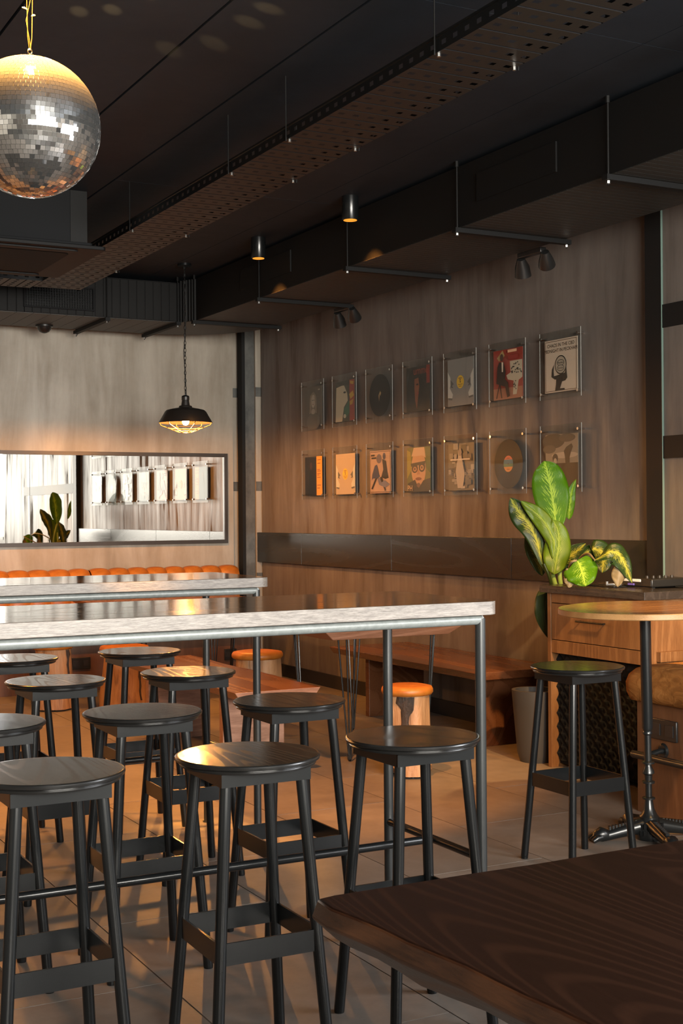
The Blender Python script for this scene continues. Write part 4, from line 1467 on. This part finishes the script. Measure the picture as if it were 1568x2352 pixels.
leaf('leaf', [S3(q, 1.0) for q in ((4.193, 5.247, 1.100), (4.260, 5.212, 1.140), (4.298, 5.192, 1.125), (4.330, 5.177, 1.071), (4.358, 5.162, 0.985))], 0.115, CR * 0.9 + Vector((0, 0.3, 0.55)), M['leaf_dark'], -0.3, 0.42, 0.012, 10)
leaf('leaf', [S3(q, 1.0) for q in ((4.305, 5.20, 1.09), (4.305, 5.195, 1.05), (4.30, 5.195, 1.01), (4.295, 5.197, 0.967))], 0.07, CR, M['leaf_dry'], -0.5, 0.5, 0.012, 11)
leaf('leaf', [S3(q, 1.0) for q in ((4.085, 5.33, 1.06), (4.10, 5.325, 1.03), (4.10, 5.325, 0.99), (4.095, 5.33, 0.965))], 0.06, CR, M['leaf_dry'], -0.5, 0.5, 0.01, 12)
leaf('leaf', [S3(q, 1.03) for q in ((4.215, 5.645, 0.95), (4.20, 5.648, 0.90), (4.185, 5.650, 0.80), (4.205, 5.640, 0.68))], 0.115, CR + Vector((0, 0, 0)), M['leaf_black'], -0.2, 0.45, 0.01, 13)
stalk([(4.57, 5.87, 0.56), (4.45, 5.82, 0.85), (4.24, 5.52, 1.00), (4.11, 5.33, 1.085), (4.118, 5.29, 1.10)], [0.010, 0.005], M['stem_dry'])
stalk([(4.60, 5.87, 0.56), (4.48, 5.80, 0.88), (4.33, 5.55, 1.08), (4.24, 5.36, 1.13), (4.195, 5.247, 1.10)], [0.010, 0.004], M['stem_dry'])

# ------------------------------------------------------------------ ceiling services
ZD = 2.80
du = thing('ventilation_duct', 'long black rectangular ventilation duct hung along the record-frame wall', 'duct', (4.08, 5.0, ZD))
od = (4.08, 5.0, ZD)
mbx('duct_body', M['duct_black'], 3.757, -2.0, ZD + 0.004, 4.42, 9.41, 3.115, du, od)
b = MB()
y = -1.0
while y < 9.40:
    b.box(3.757 - od[0], y - od[1], 0, 4.42 - od[0], y + 0.045 - od[1], 0.0045)
    y += 0.049
o = b.build('soffit_lagging', M['duct_soffit'], du, smooth=0)
o['kind'] = 'stuff'
# rounded elbow in the corner
outl = [(3.757, 9.412), (4.42, 9.412)] + [(3.70 + 0.72 * cos(q_), 9.48 + 0.76 * sin(q_)) for q_ in [radians(a) for a in range(0, 91, 6)]] + [(3.692, 10.24), (3.692, 9.54)]
b = MB().prism([(x - od[0], y_ - od[1]) for x, y_ in outl], 0.0, 0.315)
b.build('elbow', M['duct_soffit'], du, smooth=40)
b = MB()
for k in range(6):
    f = k / 5
    x, y_ = 3.692 + 0.065 * f, 9.54 - 0.128 * f
    b.cyl((x - od[0], y_ - 0.004 - od[1], 0.001), (x - od[0], y_ - 0.004 - od[1], 0.314), 0.012, seg=8)
b.build('corner_ribs', M['duct_black'], du, smooth=40)
for ya, yb in ((8.55, 7.75), (5.60, 4.95)):
    b = MB()
    b.box(3.748 - od[0], yb - od[1], 0.10, 3.757 - od[0], ya - od[1], 0.24)
    o = b.build('access_panel', M['duct_black'], du, smooth=0)

bd = thing('ventilation_duct', 'black ribbed ventilation duct with a grille running above the mirror wall', 'duct', (2.5, 9.9, ZD))
obd = (2.5, 9.9, ZD)
mbx('duct_body', M['duct_black'], -3.9, 9.545, ZD + 0.004, 3.69, 10.24, 3.10, bd, obd)
b = MB()
x = -1.0
while x < 3.65:
    b.box(x - obd[0], 9.545 - obd[1], 0, min(x + 0.120, 3.69) - obd[0], 10.24 - obd[1], 0.0045)
    x += 0.123
o = b.build('soffit_lagging', M['duct_soffit'], bd, smooth=0)
o['kind'] = 'stuff'
src = None
x = 1.86
while x < 3.66:
    if not (2.49 < x + 0.03 < 3.0):
        if src is None:
            src = MB().box(0, -0.006, 0.0, 0.0605, 0, 0.29).build('panel', M['duct_black'], bd, smooth=0, bevel=0.003)
            o = src
        else:
            o = src.copy()
            COL.objects.link(o)
            o.parent = bd
        o.location = (x - obd[0], 9.545 - obd[1], 0.005)
    x += 0.0645
src = None
x = 2.49
while x < 3.0:
    if src is None:
        src = MB().box(0, -0.006, 0.0, 0.0605, 0, 0.04).build('panel', M['duct_black'], bd, smooth=0, bevel=0.003)
        o = src
    else:
        o = src.copy()
        COL.objects.link(o)
        o.parent = bd
    o.location = (x - obd[0], 9.545 - obd[1], 0.005)
    x += 0.0645
gr = MB()
gx0, gx1, gz0, gz1 = 2.50 - obd[0], 3.0 - obd[0], 0.052, 0.20
yf = 9.525 - obd[1]
for q_ in ((gx0 - .012, gz0 - .012, gx1 + .012, gz0), (gx0 - .012, gz1, gx1 + .012, gz1 + .012), (gx0 - .012, gz0, gx0, gz1), (gx1, gz0, gx1 + .012, gz1)):
    gr.box(q_[0], yf, q_[1], q_[2], yf + 0.02, q_[3])
gf = gr.build('grille_frame', M['paint_grey'], bd, smooth=0)
gb = MB()
for k in range(26):
    x = gx0 + 0.01 + k * 0.0188
    gb.box(x, yf + 0.004, gz0, x + 0.0035, yf + 0.016, gz1)
for k in range(8):
    z = gz0 + 0.012 + k * 0.018
    gb.box(gx0, yf + 0.010, z, gx1, yf + 0.018, z + 0.003)
o = gb.build('grille_blades', M['black_metal'], gf, smooth=0)
o['kind'] = 'stuff'

# trapeze hangers under the ducts
def hanger(p0, p1, label):
    p0, p1 = Vector(p0), Vector(p1)
    root = thing('duct_hanger', label, 'hanger', tuple(p0), 0, 'black trapeze hangers under the ducts')
    d = (p1 - p0)
    ang = math.atan2(d.y, d.x)
    mm = Matrix.Rotation(ang, 4, 'Z')
    L = d.length
    b = MB()
    b.box(-0.02, -0.018, -0.026, L + 0.02, 0.018, -0.002, mat=mm)
    b.build('bar', M['duct_black'], root, smooth=0)
    for e in (0.0, L):
        c = mm @ Vector((e, 0, 0))
        MB().cyl((c.x, c.y, -0.045), (c.x, c.y, ZC - ZD), 0.0045, seg=8).build('rod', M['duct_black'], root)
        MB().cyl((c.x, c.y, -0.040), (c.x, c.y, -0.028), 0.010, seg=6).build('nut', M['zinc'], root, smooth=0)
        MB().cyl((c.x, c.y, ZC - ZD - 0.03), (c.x, c.y, ZC - ZD), 0.010, seg=6).build('anchor', M['duct_black'], root, smooth=0)
    return root


for k, (y, lab) in enumerate(((9.39, 'black trapeze hanger under the duct beside the rounded elbow'), (8.22, 'black trapeze hanger under the duct by the downlight over the far record frames'),
                              (6.96, 'black trapeze hanger under the duct behind the second downlight'), (5.77, 'black trapeze hanger under the duct above the cream sleeve frame'),
                              (4.57, 'black trapeze hanger under the duct by the steel column'))):
    hanger((3.742, y, ZD), (4.437, y, ZD), lab)
hanger((3.105, 9.522, ZD), (3.105, 10.30, ZD), 'black trapeze hanger under the ribbed duct beside its grille')
hanger((3.66, 9.522, ZD), (3.66, 10.27, ZD), 'black trapeze hanger under the ribbed duct by the pendant chain')

# downlights on the slab
dl = thing('downlight', '', 'downlight')
b = MB()
b.lathe([(0.040, -0.135), (0.046, -0.135), (0.048, -0.132), (0.048, 0.0), (0.0, 0.0)], seg=32)
b.build('housing', M['black_metal'], dl, smooth=40)
MB().lathe([(0.0, -0.1362), (0.0385, -0.1362), (0.0385, -0.134), (0, -0.134)], seg=28).build('lens', M['amber_lens'], dl, smooth=40)
for k, (x, y, lab) in enumerate(((3.612, 6.68, 'black cylinder downlight with amber lens above the middle record frames'), (3.612, 7.94, 'black cylinder downlight with amber lens nearer the rounded duct elbow'))):
    o = dl if k == 0 else copy_tree(dl)
    o.location = (x, y, ZC)
    tag(o, lab, 'downlight', 'black ceiling downlights')
    spot_light('downlight_lamp', (x, y, ZC - 0.14), (x + 0.02, y, 0), 95, WARM, 92, 0.35, 0.03)

# added spot lamps standing in for glints the mirror ball throws on the ceiling
for tx, ty in ((1.42, 4.65), (1.52, 4.58), (1.59, 4.40), (1.69, 4.32), (2.0, 4.47), (2.01, 4.32), (1.84, 4.87), (1.97, 4.73), (2.03, 4.12)):
    d_ = (Vector((tx, ty, ZC)) - Vector((1.0277, 3.8452, 2.4664))).normalized()
    spot_light('glint_standin_lamp', Vector((1.0277, 3.8452, 2.4664)) + d_ * 0.206, (tx, ty, ZC), 150, (1.0, 0.55, 0.2), 5.0, 0.9, 0.004)

# perforated cable tray
def tray_mesh(length, width):
    """runs along +y from 0; width along +x; bottom at z=0"""
    b = MB()
    pitch = 0.105
    nrow = int(length / pitch)
    cols = []
    nh = 5
    for k in range(nh):
        c = width * (k + 0.5) / nh
        cols += [c - 0.013, c + 0.013]
    xsn = [0.0] + cols + [width]
    for r in range(nrow):
        y0_ = r * pitch + 0.005
        y1_ = (r + 1) * pitch - 0.005
        ysn = [y0_, (y0_ + y1_) / 2 - 0.011, (y0_ + y1_) / 2 + 0.011, y1_]
        for i in range(len(xsn) - 1):
            for j in range(3):
                if j == 1 and i % 2 == 1:
                    continue
                b.quad((xsn[i], ysn[j], 0), (xsn[i + 1], ysn[j], 0), (xsn[i + 1], ysn[j + 1], 0), (xsn[i], ysn[j + 1], 0))
        # pressed rib between the perforated bays
        b.quad((0, y1_, 0), (width, y1_, 0), (width, y1_ + 0.005, 0.008), (0, y1_ + 0.005, 0.008), 1)
        b.quad((0, y1_ + 0.005, 0.008), (width, y1_ + 0.005, 0.008), (width, y1_ + 0.010, 0), (0, y1_ + 0.010, 0), 1)
    return b, nrow * pitch


def flange_mesh(length, x, h=0.05):
    b = MB()
    p = 0.07
    n = int(length / p)
    zs_ = [0, 0.017, 0.033, h]
    for r in range(n):
        ys_ = [r * p, r * p + 0.022, r * p + 0.048, (r + 1) * p]
        for i in range(3):
            for j in range(3):
                if i == 1 and j == 1:
                    continue
                b.quad((x, ys_[i], zs_[j]), (x, ys_[i + 1], zs_[j]), (x, ys_[i + 1], zs_[j + 1]), (x, ys_[i], zs_[j + 1]))
    b.box(x - 0.004, 0, h, x + 0.004, n * p, h + 0.008)
    return b


M['tray'] = mat('tray_steel_brown', (0.015, 0.0125, 0.011), 0.45, 0.0, 0.3)
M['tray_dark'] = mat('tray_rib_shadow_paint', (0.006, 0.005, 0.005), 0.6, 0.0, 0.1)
ct = thing('cable_tray', 'long perforated dark cable tray hanging from the ceiling on thin rods', 'cable tray', (2.388, 2.6, 2.88))
b, L = tray_mesh(6.40, 0.325)
o = b.build('tray_bottom', [M['tray'], M['tray_dark']], ct, smooth=0)
for x in (0.0, 0.325):
    o = flange_mesh(6.40, x).build('side_flange', M['black_metal'], ct, smooth=0)
b, L2 = tray_mesh(2.4, 0.30)
b.v = [(-y_ + 0.0, x_ + 6.06, z) for x_, y_, z in b.v]
o = b.build('branch_bottom', [M['tray'], M['tray_dark']], ct, smooth=0)
for x in (0.0, 0.30):
    b = flange_mesh(2.4, x)
    b.v = [(-y_, x_ + 6.06, z) for x_, y_, z in b.v]
    b.build('branch_flange', M['black_metal'], ct, smooth=0)
for y in (1.2, 2.35, 2.95, 4.3, 5.5):
    for x in (-0.008, 0.333):
        MB().cyl((x, y, -0.01), (x, y, ZC - 2.882), 0.0028, seg=8).build('rod', M['duct_black'], ct)
        MB().cyl((x * 0.9 + 0.016, y, -0.012), (x * 0.9 + 0.016, y, 0.0), 0.007, seg=6).build('bolt', M['zinc'], ct, smooth=0)

# ceiling cassette
ac = thing('ceiling_cassette', 'black ceiling air-conditioning cassette hanging below the mirror ball', 'air conditioner', (1.84, 7.6, 2.80))
oa = (1.84, 7.6, 2.80)
b = MB()
b.prism([(x - oa[0], y_ - oa[1]) for x, y_ in rrect(1.36, 7.12, 2.32, 8.07, 0.02)], 0.0, 0.022)
b.build('fascia', M['duct_black'], ac, bevel=0.004)
b = MB()
b.prism([(x - oa[0], y_ - oa[1]) for x, y_ in rrect(1.42, 7.17, 2.26, 8.02, 0.02)], 0.022, 0.045)
b.build('trim_frame', M['paint_grey'], ac, bevel=0.003)
mbx('body', M['paint_grey'], 1.44, 7.23, 2.845, 2.15, 7.98, 3.14, ac, oa)
mbx('corner_post', M['duct_black'], 2.15, 7.225, 2.845, 2.245, 7.98, 3.14, ac, oa)
b = MB()
b.prism([(x - oa[0], y_ - oa[1]) for x, y_ in rrect(1.52, 7.27, 2.16, 7.92, 0.04)], -0.004, 0.0005)
b.build('intake_panel', M['paint_grey'], ac, bevel=0.002)
for q_ in ((1.50, 7.165, 2.18, 7.225), (1.50, 7.965, 2.18, 8.025)):
    b = MB()
    b.prism([(x - oa[0], y_ - oa[1]) for x, y_ in rrect(*q_, 0.028)], -0.010, 0.0005)
    b.build('louvre', M['steel_dark'], ac, bevel=0.003)

# twin spotlights and dome
for k, (y0_, lab) in enumerate(((6.23, 'black twin-head spotlight under the duct above the cream sleeve frame'), (8.46, 'black twin-head spotlight under the duct above the dim portrait frame'))):
    tw = thing('twin_spotlight', lab, 'spotlight', (4.44, y0_ - 0.13, ZD), 0, 'twin-head spotlights')
    MB().box(-0.02, -0.12, -0.03, 0.02, 0.10, 0.0).build('bracket', M['socket'], tw, bevel=0.004)
    for yy, sc_ in ((0.11, 1.0), (-0.115, 0.8)):
        b = MB()
        b.tube([(0, yy - 0.02, -0.03), (0.03, yy + 0.01, -0.07), (0.05, yy + 0.03, -0.115 * sc_)], [0.022, 0.042, 0.048], 16)
        b.build('lamp_head', M['socket'], tw)
dm = thing('dome_camera', 'black dome camera under the ribbed duct over the mirror', 'camera', (2.80, 10.12, ZD))
MB().lathe([(0.062, 0.0), (0.062, -0.012), (0.055, -0.014), (0.05, -0.03), (0.036, -0.05), (0.015, -0.060), (0, -0.062)], seg=28).build('dome', M['black_gloss'], dm, smooth=50)
MB().lathe([(0.066, 0.0), (0.066, -0.012), (0.0, -0.012)], seg=28).build('mount_ring', M['socket'], dm)

# ------------------------------------------------------------------ pendant lamps on chains
def pendant(x, y, label):
    root = thing('pendant_lamp', label, 'lamp', (x, y, 2.0), 0, 'black caged pendant lamps')
    b = MB()
    b.lathe([(0.028, 0.185), (0.028, 0.163), (0.025, 0.162), (0.027, 0.150), (0.031, 0.125), (0.045, 0.120), (0.050, 0.108), (0.105, 0.098), (0.135, 0.090), (0.148, 0.078), (0.188, 0.008), (0.193, 0.0), (0.190, -0.002),
             (0.184, 0.006), (0.144, 0.074), (0.130, 0.084), (0.05, 0.098), (0.0, 0.102)], seg=48)
    b.build('shade', M['shade'], root, smooth=40)
    b = MB()
    b.lathe([(0.0, 0.20), (0.012, 0.198), (0.026, 0.192), (0.028, 0.182), (0.0, 0.18)], seg=20)
    b.cyl((0, 0, 0.195), (0, 0, 0.215), 0.004, seg=8)
    b.build('cap', M['black_metal'], root)
    b = MB()
    for k in range(6):
        a = 2 * pi * k / 6 + 0.52
        b.tube([(0.188 * cos(a), 0.188 * sin(a), 0.0), (0.178 * cos(a), 0.178 * sin(a), -0.018), (0.05 * cos(a), 0.05 * sin(a), -0.068), (0.035 * cos(a), 0.035 * sin(a), -0.070)], 0.0028, 6)
    for rr, z in ((0.130, -0.036), (0.085, -0.054), (0.036, -0.070)):
        b.tube([(rr * cos(2 * pi * k / 28), rr * sin(2 * pi * k / 28), z) for k in range(29)], 0.0025, 6, caps=False)
    b.build('cage', M['cage'], root)
    MB().lathe([(0.0, -0.018), (0.012, -0.016), (0.022, -0.004), (0.025, 0.012), (0.020, 0.028), (0.010, 0.044), (0.0, 0.046)], seg=16).build('bulb', M['bulb'], root, smooth=60)
    MB().cyl((0, 0, 0.046), (0, 0, 0.101), 0.011, seg=12).build('lamp_holder', M['black_metal'], root)
    b = MB()
    z = 0.222
    k = 0
    top = ZC - 2.0 - 0.02
    while z < top:
        n = 10
        ring = []
        for j in range(n + 1):
            q_ = 2 * pi * j / n
            u, v_ = 0.007 * cos(q_), 0.017 * sin(q_)
            ring.append((u, 0, z + v_) if k % 2 else (0, u, z + v_))
        b.tube(ring, 0.0022, 5, caps=False)
        z += 0.027
        k += 1
    b.build('chain', M['black_metal'], root, smooth=60)
    MB().tube([(0.009, 0.004, 0.2), (-0.008, 0.006, 0.5), (0.009, -0.005, 0.8), (0.0, 0.005, top)], 0.003, 6).build('cord', M['cable'], root)
    MB().lathe([(0.0, top), (0.05, top + 0.004), (0.05, top + 0.02), (0, top + 0.02)], seg=24).build('ceiling_rose', M['black_metal'], root)
    return root


M['shade'] = mat('black_lamp_shade', (0.015, 0.012, 0.010), 0.4)
M['cage'] = mat('brass_wire_cage', (0.35, 0.20, 0.08), 0.35, 0.6)
pendant(3.512, 9.0, 'black caged pendant lamp with glowing amber bulb hanging by chain before the mirror wall')
pendant(1.75, 9.0, 'black caged pendant lamp before the mirror, second from the steel corner column')
pendant(0.0, 9.0, 'black caged pendant lamp before the mirror wall, third from the steel corner column')

# ------------------------------------------------------------------ mirror ball
BX, BY, BZ, BR = 1.0277, 3.8452, 2.4664, 0.2
ball = thing('mirror_ball', 'large mirror-tiled disco ball hanging from the ceiling over the bar tables', 'disco ball', (BX, BY, BZ))
MB().lathe([(BR * 0.993 * sin(pi * k / 40), -BR * 0.993 * cos(pi * k / 40)) for k in range(41)], seg=72).build('core', M['ball_core'], ball, smooth=80)
rows = 47
tiles = []
random.seed(2)
view = Vector((0, 0, 1.34)) - Vector((BX, BY, BZ))
view.normalize()
for r in range(rows):
    th = pi * (r + 0.5) / rows
    circ = 2 * pi * BR * sin(th)
    n = max(6, int(circ / 0.0134))
    ph0 = random.random()
    for k in range(n):
        ph = 2 * pi * (k + ph0) / n
        nrm = Vector((sin(th) * cos(ph), sin(th) * sin(ph), cos(th)))
        tiles.append((nrm, circ / n, pi * BR / rows))
tiles.sort(key=lambda t_: -t_[0].dot(view))


def tile_matrix(nrm):
    z = nrm.copy()
    j = 0.035
    z += Vector((random.uniform(-j, j), random.uniform(-j, j), random.uniform(-j, j)))
    z.normalize()
    x = Vector((0, 0, 1)).cross(z).normalized()
    y = z.cross(x)
    mm = Matrix((x, y, z)).transposed().to_4x4()
    mm.translation = nrm * BR * 0.997
    return mm


tsrc = MB().box(-0.5, -0.5, -0.5, 0.5, 0.5, 0.5)
first = None
rest = MB()
for k, (nrm, wx, wy) in enumerate(tiles):
    mm = tile_matrix(nrm) @ Matrix.Diagonal((wx * 0.94, wy * 0.94, 0.0022, 1))
    if k < 300:
        if first is None:
            first = tsrc.build('tile', M['mirror_tile'], ball, smooth=0)
            o = first
        else:
            o = first.copy()
            COL.objects.link(o)
            o.parent = ball
        o.matrix_local = mm
    else:
        rest.box(-0.5, -0.5, -0.5, 0.5, 0.5, 0.5, mat=mm)
o = rest.build('small_tiles', M['mirror_tile'], ball, smooth=0)
o['kind'] = 'stuff'
b = MB()
b.cyl((0, 0, BR - 0.004), (0, 0, BR + 0.014), 0.006, seg=10)
b.tube([(0.006 * cos(2 * pi * k / 10), 0, BR + 0.02 + 0.008 * sin(2 * pi * k / 10)) for k in range(11)], 0.002, 6, caps=False)
b.build('hanging_eye', M['chrome'], ball)
b = MB()
for sg in (-1, 1):
    b.tube([(0.001 * sg, 0, BR + 0.024), (0.006 * sg, 0.0, BR + 0.06), (0.009 * sg, 0, BR + 0.2), (0.006 * sg, 0, BR + 0.36), (0.006 * sg, 0, ZC - BZ)], 0.0012, 6)
b.build('hanging_wire', M['copper_wire'], ball)
fl = thing('fairy_light_string', 'fine copper fairy-light string twisted on the mirror ball wire', 'fairy lights', (BX, BY, BZ + BR + 0.03))
b = MB().tube([(0.003, 0, 0), (-0.010, 0.002, 0.08), (0.010, -0.002, 0.18), (-0.008, 0.0, 0.30), (0.004, 0, ZC - BZ - BR - 0.03)], 0.001, 6)
b.build('wire', M['copper_wire'], fl)
for x, z in ((-0.022, 0.115), (0.016, 0.098), (-0.012, 0.20), (0.014, 0.26)):
    b = MB().tube([(x * 0.3, 0, z - 0.004), (x * 0.7, 0, z), (x, 0, z)], [0.001, 0.003, 0.0015], 8)
    b.build('bulb', M['fairy'], fl, smooth=60)
